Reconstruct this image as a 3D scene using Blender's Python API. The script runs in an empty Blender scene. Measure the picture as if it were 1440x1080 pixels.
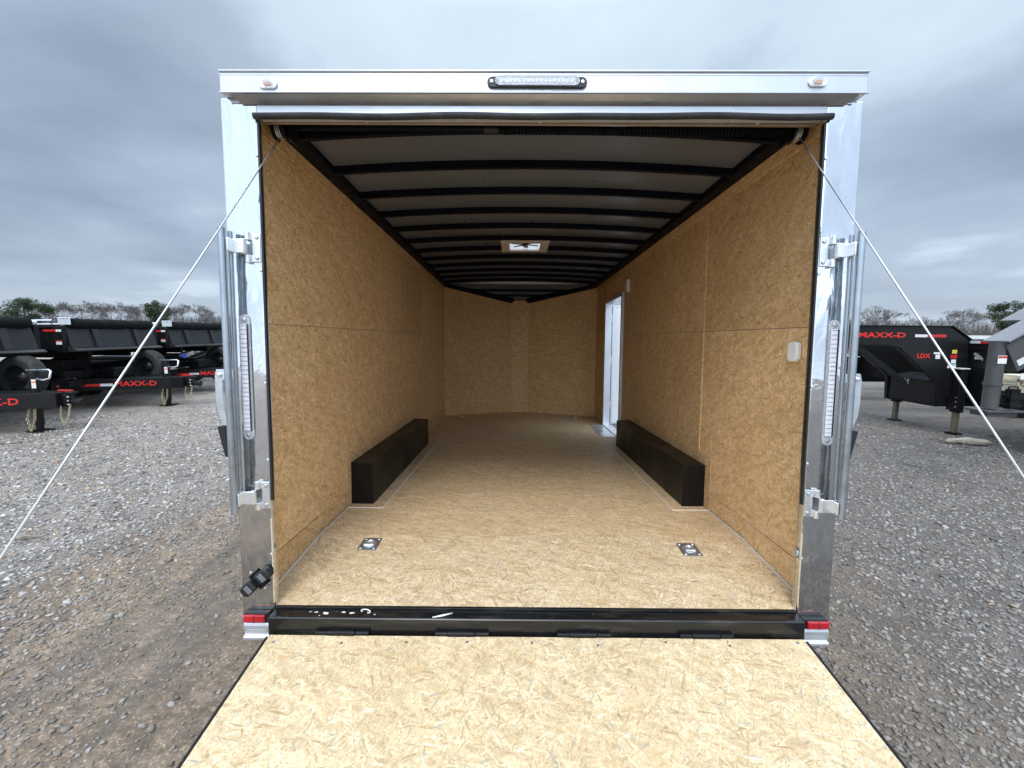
import bpy, math, random
import numpy as np
from mathutils import Vector, Matrix, Euler
S = bpy.context.scene
COL = S.collection
R = math.radians
random.seed(7)
NPR = np.random.default_rng(11)

# ------------------------------------------------------------------ camera, sky, sun, exposure
TILT = -0.04                                   # the enclosed trailer stands slightly nose-down
CAM_H = 1.62
MT = Matrix.Rotation(TILT, 4, 'X')
camT = Vector((-0.1043, -1.8146, 1.0765))      # camera in the trailer's own frame
TRZ = CAM_H - (MT @ camT).z
def cam_basis(p, y, r):
    f = Vector((0, math.cos(p), -math.sin(p))); u = Vector((0, math.sin(p), math.cos(p))); x = Vector((1, 0, 0))
    Q = Matrix.Rotation(y, 3, 'Z'); f, u, x = Q @ f, Q @ u, Q @ x
    return math.cos(r)*x + math.sin(r)*u, -math.sin(r)*x + math.cos(r)*u, f
bx, bu, bf = [MT.to_3x3() @ v for v in cam_basis(0.0783, 0.0032, 0.0069)]
cd = bpy.data.cameras.new('camera'); cam = bpy.data.objects.new('camera', cd); COL.objects.link(cam)
M = Matrix((bx, bu, -bf)).transposed().to_4x4()
M.translation = (MT @ camT) + Vector((0, 0, TRZ))
cam.matrix_world = M
cd.sensor_fit = 'HORIZONTAL'; cd.sensor_width = 36; cd.lens = 605/1440*36
cd.clip_start = 0.02; cd.clip_end = 3000
S.camera = cam
S.view_settings.view_transform = 'Standard'; S.view_settings.look = 'None'
S.view_settings.gamma = 1; S.view_settings.use_curve_mapping = False
S.view_settings.exposure = 0.80
S.cycles.diffuse_bounces = 9; S.cycles.max_bounces = 14

SUN_EL, SUN_AZ = R(52), R(190)                 # azimuth measured clockwise from +y: behind the camera
sl = bpy.data.lights.new('sun', 'SUN'); sun = bpy.data.objects.new('sun', sl); COL.objects.link(sun)
sl.energy = 1.2; sl.angle = R(26); sl.color = (1.0, 0.965, 0.92)
sd = Vector((math.sin(SUN_AZ)*math.cos(SUN_EL), math.cos(SUN_AZ)*math.cos(SUN_EL), math.sin(SUN_EL)))
sun.rotation_euler = sd.to_track_quat('Z', 'Y').to_euler()

W = bpy.data.worlds.new('World'); S.world = W; W.use_nodes = True
SKY_STRENGTH = 0.1
class NT:
    """small helper to write node trees"""
    def __init__(s, tree): s.t = tree; s.n = tree.nodes; s.l = tree.links; s.n.clear()
    def new(s, typ, ins=None, **kw):
        nd = s.n.new(typ)
        for k, v in kw.items(): setattr(nd, k, v)
        for k, v in (ins or {}).items():
            i = nd.inputs[k]
            if isinstance(v, bpy.types.NodeSocket): s.l.new(v, i)
            elif isinstance(v, (bpy.types.Node,)): s.l.new(v.outputs[0], i)
            else:
                if i.type == 'RGBA' and len(v) == 3: v = (*v, 1)
                i.default_value = v
        return nd
    def math(s, op, a, b=0.0, c=None, clamp=False):
        ins = {0: a, 1: b}
        if c is not None: ins[2] = c
        nd = s.new('ShaderNodeMath', ins, operation=op); nd.use_clamp = clamp
        return nd.outputs[0]
    def vmath(s, op, a, b=(0, 0, 0)): return s.new('ShaderNodeVectorMath', {0: a, 1: b}, operation=op).outputs[0]
    def mix(s, fac, a, b, blend='MIX'):
        nd = s.new('ShaderNodeMix', {}, data_type='RGBA', blend_type=blend)
        for k, v in ((0, fac), (6, a), (7, b)):
            i = nd.inputs[k]
            if isinstance(v, bpy.types.NodeSocket): s.l.new(v, i)
            else: i.default_value = (*v, 1) if (k and len(v) == 3) else v
        return nd.outputs[2]
    def ramp(s, fac, stops, interp='LINEAR'):
        nd = s.new('ShaderNodeValToRGB', {0: fac}); cr = nd.color_ramp; cr.interpolation = interp
        while len(cr.elements) < len(stops): cr.elements.new(1)
        for e, (p, c) in zip(cr.elements, stops):
            e.position = p; e.color = (c, c, c, 1) if isinstance(c, (int, float)) else (*c, 1)
        return nd.outputs[0]
    def noise(s, vec, scale, detail=3, rough=0.5, dist=0.0, dim='3D', col=False):
        nd = s.new('ShaderNodeTexNoise', {'Vector': vec, 'Scale': scale, 'Detail': detail, 'Roughness': rough, 'Distortion': dist}, noise_dimensions=dim)
        return nd.outputs[1 if col else 0]
    def maprange(s, v, a, b, c, d):
        return s.new('ShaderNodeMapRange', {0: v, 1: a, 2: b, 3: c, 4: d}).outputs[0]

n = NT(W.node_tree)
sky = n.new('ShaderNodeTexSky', sky_type='NISHITA', sun_disc=False, sun_elevation=SUN_EL, sun_rotation=SUN_AZ)
gen = n.new('ShaderNodeTexCoord').outputs['Generated']
sep = n.new('ShaderNodeSeparateXYZ', {0: gen})
zc = n.math('MAXIMUM', sep.outputs[2], 0.0)
den = n.math('ADD', zc, 0.16)
cxy = n.new('ShaderNodeCombineXYZ', {0: n.math('DIVIDE', sep.outputs[0], den), 1: n.math('DIVIDE', sep.outputs[1], den), 2: 0.0}).outputs[0]
big = n.noise(n.vmath('ADD', cxy, (3.1, 1.7, 0)), 0.55, 3, 0.48, 0.25)
fine = n.noise(n.vmath('ADD', cxy, (9.3, 4.2, 2)), 1.7, 6, 0.55, 0.15)
cl = n.math('ADD', n.math('MULTIPLY', big, 0.70), n.math('MULTIPLY', fine, 0.30))
# a thinner, brighter patch of cloud up ahead
hot = n.new('ShaderNodeVectorMath', {0: gen, 1: tuple(Vector((-0.10, 0.62, 0.60)).normalized())}, operation='DOT_PRODUCT').outputs[1]
cl = n.math('ADD', cl, n.maprange(hot, 0.84, 1.0, -0.03, 0.17))
ccol = n.ramp(cl, [(0.35, (0.245, 0.305, 0.395)), (0.44, (0.315, 0.385, 0.485)), (0.51, (0.37, 0.45, 0.555)), (0.58, (0.52, 0.625, 0.725)), (0.70, (0.62, 0.735, 0.81))])
low = n.ramp(zc, [(0.0, (0.45, 0.525, 0.63)), (0.06, (0.375, 0.45, 0.555)), (0.3, (0.33, 0.395, 0.495))])
ccol = n.mix(n.maprange(zc, 0.0, 0.13, 0.6, 0.0), ccol, low)
# an overcast sky is brightest overhead
gain = n.ramp(zc, [(0.0, 0.33), (0.56, 0.33), (0.70, 0.52), (0.9, 0.66), (1.0, 0.66)])
glow = n.new('ShaderNodeVectorMath', {0: gen, 1: tuple(sd)}, operation='DOT_PRODUCT').outputs[1]
gain = n.math('MULTIPLY', gain, n.maprange(glow, 0.0, 0.85, 1.0, 2.9))     # cloud is brighter towards the hidden sun
gain = n.math('MULTIPLY', gain, 2.27/SKY_STRENGTH)
ccol = n.vmath('MULTIPLY', ccol, n.new('ShaderNodeCombineXYZ', {0: gain, 1: gain, 2: gain}).outputs[0])
fin = n.mix(0.93, sky.outputs[0], ccol)
bg = n.new('ShaderNodeBackground', {0: fin, 1: SKY_STRENGTH})
n.new('ShaderNodeOutputWorld', {0: bg})

# ------------------------------------------------------------------ materials
MATS = {}
def newmat(name):
    m = bpy.data.materials.new(name); m.use_nodes = True; MATS[name] = m
    return m, NT(m.node_tree)
def finish(k, col, rough=0.5, metal=0.0, bump=None, bstr=0.2, bdist=0.01, spec=0.5, extra=None):
    b = k.new('ShaderNodeBsdfPrincipled', {'Base Color': col, 'Roughness': rough, 'Metallic': metal, 'Specular IOR Level': spec})
    if bump is not None:
        bn = k.new('ShaderNodeBump', {'Height': bump, 'Strength': bstr, 'Distance': bdist}); k.l.new(bn.outputs[0], b.inputs['Normal'])
    for a, v in (extra or {}).items():
        if isinstance(v, bpy.types.NodeSocket): k.l.new(v, b.inputs[a])
        else: b.inputs[a].default_value = v
    k.new('ShaderNodeOutputMaterial', {0: b})
def paint(name, col, rough=0.4, metal=0.0, var=0.12, nscale=6.0, bstr=0.05, spec=0.5, dust=0.0):
    m, k = newmat(name)
    co = k.new('ShaderNodeTexCoord').outputs['Object']
    a = k.noise(co, nscale, 5, 0.6)
    c = k.mix(k.maprange(a, 0.3, 0.7, 0, 1), tuple(x*(1-var) for x in col), tuple(min(1, x*(1+var)) for x in col))
    if dust:
        dn = k.noise(co, nscale*3.3, 8, 0.7)
        c = k.mix(k.maprange(dn, 0.50, 0.78, 0, dust), c, (0.22, 0.20, 0.17))
    r = k.maprange(k.noise(co, nscale*2.7, 4), 0.3, 0.7, max(0.02, rough*0.8), min(1, rough*1.25))
    finish(k, c, r, metal, k.noise(co, nscale*22, 2), bstr, 0.002, spec)
    return m
paint('black_steel', (0.007, 0.007, 0.0075), 0.34, dust=0.03, spec=0.3)
paint('dark_frame', (0.005, 0.005, 0.0055), 0.5, dust=0.03, spec=0.25)
paint('grey_steel', (0.026, 0.026, 0.027), 0.40, dust=0.06, spec=0.35)
paint('flange_sky_sheen', (0.17, 0.17, 0.175), 0.28, dust=0.06)  # neck's grey made paler: sky reflection on the top flanges put into the colour
paint('grey_paint', (0.06, 0.06, 0.06), 0.40, dust=0.08)
paint('tarp_mesh', (0.008, 0.008, 0.009), 0.85, bstr=0.4, spec=0.2)
paint('rubber', (0.019, 0.019, 0.019), 0.75, dust=0.12, bstr=0.3)
paint('black_plastic', (0.012, 0.013, 0.014), 0.45)
paint('zinc', (0.62, 0.65, 0.67), 0.33, 0.9, var=0.14, nscale=9)
paint('grey_zinc', (0.30, 0.32, 0.35), 0.4, 0.8)
paint('pipe_zinc', (0.40, 0.44, 0.48), 0.30, 0.9, var=0.14, nscale=9)
paint('bright_zinc', (0.80, 0.81, 0.82), 0.28, 0.85, var=0.08, nscale=9)
paint('white_paint', (0.82, 0.83, 0.84), 0.3, var=0.03)
paint('white_plastic', (0.84, 0.83, 0.80), 0.45, var=0.04)
paint('beige_plastic', (0.60, 0.52, 0.44), 0.5, var=0.05)
paint('header_alu', (0.60, 0.615, 0.65), 0.34, 0.55, var=0.05, nscale=3)
paint('alu_trim', (0.72, 0.74, 0.77), 0.36, 0.8, var=0.06)
paint('lip_metal', (0.36, 0.35, 0.345), 0.32, 0.75, var=0.06)
paint('soffit_metal', (0.42, 0.34, 0.26), 0.18, 0.9, var=0.08)  # brown of the reflected wood is put into the strip's base colour
paint('strip_alu', (0.66, 0.63, 0.58), 0.16, 0.95, var=0.05)
paint('black_bow', (0.003, 0.0045, 0.010), 0.55, spec=0.12)
paint('box_black', (0.006, 0.0055, 0.005), 0.38, var=0.05, nscale=1.5, spec=0.25)
paint('ceiling_sheet', (0.120, 0.132, 0.155), 0.33, var=0.05, nscale=2)
paint('red_letter', (0.62, 0.018, 0.012), 0.45, var=0.04)
paint('grey_letter', (0.52, 0.53, 0.55), 0.45, var=0.04)
paint('blue_mark', (0.03, 0.07, 0.42), 0.45, var=0.04)
paint('tape_red', (0.50, 0.020, 0.015), 0.3, var=0.06)
paint('tape_white', (0.62, 0.63, 0.64), 0.3, var=0.06)
paint('sticker_white', (0.70, 0.70, 0.68), 0.5, var=0.05)
paint('sticker_teal', (0.20, 0.50, 0.48), 0.5, var=0.05)
paint('sticker_orange', (0.70, 0.22, 0.05), 0.5, var=0.05)
paint('sticker_yellow', (0.62, 0.48, 0.10), 0.5, var=0.05)
paint('chain_gold', (0.55, 0.47, 0.28), 0.35, 0.8)
paint('chain_rust', (0.14, 0.11, 0.09), 0.6, 0.6)
paint('jack_bare', (0.23, 0.20, 0.14), 0.5, 0.6)
paint('rim_black', (0.030, 0.030, 0.031), 0.24, 0.4)
paint('rim_silver', (0.55, 0.56, 0.57), 0.35, 0.7)
paint('sealant', (0.66, 0.62, 0.55), 0.6, var=0.08)
paint('cable_steel', (0.60, 0.62, 0.63), 0.35, 0.75)
paint('led_board', (0.62, 0.63, 0.68), 0.35, var=0.1, nscale=40)
paint('lumber', (0.60, 0.52, 0.38), 0.7, var=0.2, nscale=5)
paint('trunk_bark', (0.13, 0.105, 0.09), 0.9, var=0.3)
paint('shed_roof', (0.36, 0.36, 0.35), 0.5)
paint('shed_wall', (0.45, 0.43, 0.40), 0.8)

# clear lamp lens, red lamp lens
m, k = newmat('clear_lens')
co = k.new('ShaderNodeTexCoord').outputs['Object']
finish(k, (0.9, 0.92, 0.95), 0.12, 0, k.noise(co, 90, 1), 0.4, 0.003, extra={'Transmission Weight': 0.75, 'IOR': 1.35})
m, k = newmat('red_lens')
co = k.new('ShaderNodeTexCoord').outputs['Object']
w = k.new('ShaderNodeTexWave', {'Vector': co, 'Scale': 45.0, 'Distortion': 0.0}, bands_direction='X').outputs[1]
finish(k, k.mix(k.maprange(k.noise(co, 14, 3), 0.3, 0.7, 0, 1), (0.34, 0.006, 0.012), (0.50, 0.012, 0.02)), 0.12, 0, w, 0.3, 0.003, extra={'Coat Weight': 0.6})
m, k = newmat('vent_lid')
tl = k.new('ShaderNodeBsdfTranslucent', {0: (0.9, 0.93, 0.96, 1)}); tp = k.new('ShaderNodeBsdfTransparent', {0: (0.9, 0.95, 1, 1)})
k.new('ShaderNodeOutputMaterial', {0: k.new('ShaderNodeMixShader', {0: 0.35, 1: tl, 2: tp})})

# polished stainless corner posts
m, k = newmat('mirror_steel')
co = k.new('ShaderNodeTexCoord').outputs['Object']
wob = k.noise(k.vmath('MULTIPLY', co, (7, 7, 2.2)), 1.0, 3, 0.45, 0.6)
smudge = k.noise(k.vmath('MULTIPLY', co, (9, 9, 5)), 1.6, 6, 0.6)
specks = k.noise(co, 60, 3, 0.6)
z = k.new('ShaderNodeSeparateXYZ', {0: co}).outputs[2]
dirt = k.math('MULTIPLY', k.maprange(z, 0.6, -0.1, 0.0, 0.38), k.maprange(k.noise(co, 16, 6, 0.65), 0.40, 0.66, 0.15, 1), clamp=True)
c = k.mix(dirt, (0.68, 0.69, 0.70), (0.30, 0.27, 0.23))
c = k.mix(k.maprange(specks, 0.68, 0.74, 0, 0.5), c, (0.3, 0.28, 0.25))
finish(k, c, k.math('ADD', k.maprange(smudge, 0.3, 0.7, 0.02, 0.07), k.math('MULTIPLY', dirt, 0.05)), 1.0,
       k.math('ADD', wob, k.math('MULTIPLY', k.noise(co, 38, 3), 0.03)), 0.16, 0.05)

# oriented strand board; 'plane' says which two object axes the sheet lies in
def osb(name, plane, tint=(1, 1, 1), scale=1.0, grime=0.0, fine=False, contrast=1.0):
    m, k = newmat(name)
    co = k.new('ShaderNodeTexCoord').outputs['Object']
    rnd = k.new('ShaderNodeObjectInfo').outputs['Random']
    s = k.new('ShaderNodeSeparateXYZ', {0: co})
    a, b = {'xy': (0, 1), 'yz': (1, 2), 'xz': (0, 2)}[plane]
    p = k.new('ShaderNodeCombineXYZ', {0: k.math('ADD', s.outputs[a], k.math('MULTIPLY', rnd, 13.7)), 1: k.math('ADD', s.outputs[b], k.math('MULTIPLY', rnd, 7.3)), 2: 0.0}).outputs[0]
    wv = k.vmath('SCALE', k.vmath('SUBTRACT', k.noise(p, 9*scale, 2, 0.5, col=True), (0.5, 0.5, 0.5)))
    k.n[-1].inputs['Scale'].default_value = 0.014/scale
    p = k.vmath('ADD', p, wv)
    best = val = None
    layers = [(8, 11, 95), (63, 13, 80), (118, 10, 110), (158, 15, 70), (38, 20, 150), (92, 17, 120), (141, 24, 170)]
    for i, (ang, sx, sy) in enumerate(layers):
        mp = k.new('ShaderNodeMapping', {'Vector': p, 'Location': (i*3.17, i*1.91, 0), 'Rotation': (0, 0, R(ang))})
        v = k.new('ShaderNodeTexVoronoi', {'Vector': k.vmath('MULTIPLY', mp.outputs[0], (sx*scale, sy*scale, 1)), 'Scale': 1.0, 'Randomness': 1.0}, voronoi_dimensions='2D', feature='F1')
        sc = k.new('ShaderNodeSeparateColor', {0: v.outputs['Color']})
        pr, vl = sc.outputs[0], sc.outputs[1]
        if i > 3: pr = k.math('MULTIPLY', pr, 0.93)
        if best is None: best, val = pr, vl
        else:
            g = k.math('GREATER_THAN', pr, best)
            val = k.math('ADD', k.math('MULTIPLY', val, k.math('SUBTRACT', 1.0, g)), k.math('MULTIPLY', vl, g))
            best = k.math('MAXIMUM', best, pr)
    T = lambda c: tuple(x*t for x, t in zip(c, tint))
    d = T((0.49, 0.355, 0.195)); mid = T((0.60, 0.465, 0.285)); hi = T((0.69, 0.56, 0.37))
    mixc = lambda c: tuple(m_ + (x - m_)*contrast for x, m_ in zip(c, mid))
    c = k.ramp(val, [(0.0, mixc(T((0.37, 0.25, 0.125)))), (0.12, mixc(d)), (0.5, mid), (0.86, mixc(hi)), (0.965, mixc(T((0.74, 0.63, 0.45)))), (0.978, mixc(T((0.42, 0.38, 0.31)))), (1.0, mixc(T((0.34, 0.31, 0.26))))])
    grain = k.noise(k.vmath('MULTIPLY', p, (300*scale, 240*scale, 1)), 1.0, 3, 0.6)
    c = k.mix(0.35, c, k.ramp(grain, [(0.3, 0.30), (0.7, 0.72)]), 'SOFT_LIGHT')
    mott = k.noise(p, 2.6, 5, 0.6)
    c = k.mix(k.maprange(mott, 0.35, 0.7, 0.0, 0.35), c, T((0.50, 0.34, 0.17)))
    warm = k.noise(k.vmath('ADD', p, (5, 9, 0)), 7.0, 4, 0.6)
    c = k.mix(k.maprange(warm, 0.60, 0.78, 0.0, 0.5), c, T((0.56, 0.36, 0.18)))
    sp = k.noise(k.vmath('MULTIPLY', p, (120*scale, 75*scale, 1)), 1.0, 1, 0.4)
    sp2 = k.noise(p, 22*scale, 2)
    c = k.mix(k.math('MULTIPLY', k.maprange(sp, 0.71, 0.745, 0, 0.9), k.maprange(sp2, 0.45, 0.55, 0.2, 1)), c, (0.05, 0.035, 0.025))
    if grime:
        g1 = k.noise(k.vmath('MULTIPLY', p, (1.2, 3.0, 1)), 1.5, 7, 0.65)
        c = k.mix(k.maprange(g1, 0.35, 0.7, grime*0.35, grime), c, (0.26, 0.215, 0.165))
        mk = k.noise(k.vmath('MULTIPLY', p, (2.2, 16, 1)), 1.7, 4, 0.6, 0.8)
        c = k.mix(k.maprange(mk, 0.66, 0.74, 0, grime*0.7), c, (0.16, 0.13, 0.10))
    # broad chips under the fine strands
    bp_ = k.new('ShaderNodeMapping', {'Vector': p, 'Rotation': (0, 0, R(25))}).outputs[0]
    bv = k.new('ShaderNodeTexVoronoi', {'Vector': k.vmath('MULTIPLY', bp_, (9*scale, 30*scale, 1)), 'Scale': 1.0}, voronoi_dimensions='2D')
    c = k.mix(1.0, c, k.ramp(k.new('ShaderNodeSeparateColor', {0: bv.outputs['Color']}).outputs[0], [(0, (0.88, 0.865, 0.84)), (0.5, (1, 1, 1)), (1, (1.08, 1.09, 1.10))]), 'MULTIPLY')
    c = k.mix(1.0, c, k.ramp(rnd, [(0, (0.86, 0.84, 0.81)), (0.5, (0.97, 0.96, 0.95)), (1, (1.06, 1.06, 1.05))]), 'MULTIPLY')
    cloud = k.noise(k.vmath('ADD', p, (2, 3, 0)), 55*scale, 3, 0.6)
    c = k.mix(1.0, c, k.ramp(cloud, [(0.3, 0.86), (0.7, 1.12)]), 'MULTIPLY')
    finish(k, c, k.maprange(val, 0, 1, 0.62, 0.48), 0.0, k.math('ADD', val, k.math('MULTIPLY', grain, 0.4)), 0.16, 0.0025, 0.35)
    return m
osb('osb_ramp', 'xy', (1.10, 1.105, 1.09), 1.75, contrast=0.9)
osb('osb_floor', 'xy', (1.12, 1.09, 1.06), 1.6, grime=0.20, contrast=1.1)
osb('osb_floor_deep', 'xy', (1.16, 1.08, 1.0), 1.6, grime=0.34, contrast=1.0)
osb('osb_wall', 'yz', (1.25, 1.08, 0.90), 1.8, contrast=0.95)
osb('osb_front', 'xz', (1.27, 1.06, 0.80), 1.8, contrast=0.95)

# crushed stone ground with packed wheel tracks
m, k = newmat('gravel_ground')
geo = k.new('ShaderNodeNewGeometry').outputs['Position']
s = k.new('ShaderNodeSeparateXYZ', {0: geo})
v1 = k.new('ShaderNodeTexVoronoi', {'Vector': k.vmath('ADD', geo, k.vmath('SCALE', k.noise(geo, 30, 2, col=True))), 'Scale': 58.0, 'Randomness': 1.0})
k.n[-1 if False else len(k.n)-1]
sc = k.new('ShaderNodeSeparateColor', {0: v1.outputs['Color']})
stone = k.ramp(sc.outputs[0], [(0.0, (0.163, 0.163, 0.165)), (0.25, (0.275, 0.273, 0.273)), (0.55, (0.400, 0.396, 0.396)), (0.78, (0.537, 0.537, 0.537)), (0.88, (0.500, 0.375, 0.263)), (0.93, (0.675, 0.675, 0.675)), (0.985, (0.413, 0.263, 0.188)), (1.0, (0.800, 0.800, 0.800))], 'CONSTANT')
stone = k.mix(k.maprange(v1.outputs['Distance'], 0.55, 0.95, 0.0, 0.55), stone, (0.112, 0.106, 0.100))
v2 = k.new('ShaderNodeTexVoronoi', {'Vector': geo, 'Scale': 130.0})
grit = k.ramp(k.new('ShaderNodeSeparateColor', {0: v2.outputs['Color']}).outputs[0], [(0, (0.153, 0.122, 0.093)), (0.6, (0.211, 0.168, 0.127)), (0.9, (0.266, 0.216, 0.167)), (1.0, (0.471, 0.389, 0.312))])
pos2 = k.vmath('MULTIPLY', geo, (1.0, 0.28, 1.0))
big = k.noise(pos2, 1.5, 6, 0.62)
fine_n = k.noise(geo, 11, 5, 0.65)
ax = k.math('ABSOLUTE', k.math('ADD', s.outputs[0], 0.42))
band = k.math('MULTIPLY', k.maprange(ax, 2.0, 3.1, 1.0, 0.0), k.maprange(s.outputs[1], 1.2, 3.2, 1.0, 0.25))
tmask = k.math('ADD', k.math('ADD', k.math('MULTIPLY', band, 0.42), k.math('MULTIPLY', big, 0.75)), k.math('MULTIPLY', fine_n, 0.28))
tmask = k.maprange(tmask, 0.61, 0.74, 0.0, 1.0)
c = k.mix(k.math('MULTIPLY', tmask, 0.92), stone, grit)
patch = k.noise(geo, 0.5, 4, 0.55)
c = k.mix(k.maprange(patch, 0.35, 0.7, 0.0, 0.25), c, (0.19, 0.175, 0.155), 'MIX')
side = k.maprange(s.outputs[0], -1.0, 3.0, 0.0, 0.62)      # ground colour is mixed darker towards the right-hand side
tone = k.math('ADD', k.math('MULTIPLY', k.noise(geo, 3.3, 5, 0.7), 0.9), k.math('MULTIPLY', k.noise(geo, 26, 3, 0.6), 0.9))
c = k.mix(1.0, c, k.ramp(tone, [(0.62, (0.66, 0.61, 0.56)), (0.9, (1.06, 1.0, 0.94)), (1.15, (1.42, 1.34, 1.26))]), 'MULTIPLY')
c = k.mix(1.0, c, (0.99, 0.93, 0.86), 'MULTIPLY')
streak = k.noise(k.vmath('MULTIPLY', geo, (3.2, 0.35, 1.0)), 1.3, 5, 0.6)
c = k.mix(k.math('MULTIPLY', tmask, k.maprange(streak, 0.42, 0.62, 0.0, 0.65), clamp=True), c, (0.10, 0.09, 0.078))
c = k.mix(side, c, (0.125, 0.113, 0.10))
h = k.math('SUBTRACT', k.math('MULTIPLY', sc.outputs[1], 0.6), v1.outputs['Distance'])
h = k.math('ADD', k.math('MULTIPLY', h, k.math('SUBTRACT', 1.0, k.math('MULTIPLY', tmask, 0.85))), k.math('MULTIPLY', fine_n, 0.5))
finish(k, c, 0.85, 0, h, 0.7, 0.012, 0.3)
m, k = newmat('loose_stone')
rpi = k.new('ShaderNodeNewGeometry').outputs['Random Per Island']
co = k.new('ShaderNodeTexCoord').outputs['Object']
c = k.ramp(rpi, [(0.0, (0.150, 0.150, 0.154)), (0.2, (0.275, 0.273, 0.273)), (0.5, (0.400, 0.394, 0.394)), (0.72, (0.525, 0.525, 0.525)), (0.86, (0.500, 0.375, 0.263)), (0.91, (0.663, 0.663, 0.663)), (0.975, (0.400, 0.250, 0.175)), (0.99, (0.800, 0.800, 0.800))], 'CONSTANT')
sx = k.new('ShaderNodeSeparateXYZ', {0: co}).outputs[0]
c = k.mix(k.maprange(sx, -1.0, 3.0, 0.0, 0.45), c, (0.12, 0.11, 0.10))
c = k.mix(k.maprange(k.noise(co, 180, 3), 0.4, 0.7, 0, 0.4), c, (0.20, 0.18, 0.155))
sy_ = k.n[[q.bl_idname for q in k.n].index('ShaderNodeSeparateXYZ')].outputs[1]
trk = k.math('MULTIPLY', k.maprange(k.math('ABSOLUTE', k.math('ADD', sx, 0.42)), 1.9, 3.0, 1.0, 0.0), k.maprange(sy_, 1.2, 3.2, 1.0, 0.25))
c = k.mix(k.math('MULTIPLY', trk, 0.62), c, (0.185, 0.165, 0.143))
c = k.mix(1.0, c, (0.90, 0.845, 0.78), 'MULTIPLY')
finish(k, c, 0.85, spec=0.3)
m, k = newmat('twig_bark')
info = k.new('ShaderNodeObjectInfo').outputs['Random']
finish(k, k.mix(info, (0.105, 0.094, 0.088), (0.150, 0.136, 0.128)), 0.95, spec=0.1)
m, k = newmat('pine_needles')
rpi = k.new('ShaderNodeNewGeometry').outputs['Random Per Island']
finish(k, k.ramp(rpi, [(0, (0.030, 0.045, 0.025)), (0.6, (0.055, 0.075, 0.042)), (1, (0.095, 0.115, 0.065))]), 0.8, spec=0.2)
m, k = newmat('drift_log')
co = k.new('ShaderNodeTexCoord').outputs['Object']
w = k.noise(k.vmath('MULTIPLY', co, (4, 26, 26)), 1.0, 5, 0.6)
finish(k, k.ramp(w, [(0.3, (0.10, 0.075, 0.05)), (0.5, (0.33, 0.28, 0.22)), (0.7, (0.48, 0.43, 0.36))]), 0.85, 0, w, 0.5, 0.01)
m, k = newmat('sill_black')
co = k.new('ShaderNodeTexCoord').outputs['Object']
fl = k.noise(co, 150, 2, 0.6)
dustn = k.noise(k.vmath('MULTIPLY', co, (3, 20, 20)), 1.4, 6, 0.65)
c = k.mix(k.maprange(dustn, 0.5, 0.75, 0, 0.16), (0.008, 0.008, 0.008), (0.25, 0.22, 0.18))
c = k.mix(k.maprange(fl, 0.735, 0.77, 0, 0.85), c, (0.55, 0.48, 0.38))
finish(k, c, 0.25, 0, k.noise(co, 60, 2), 0.1, 0.002)

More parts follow.
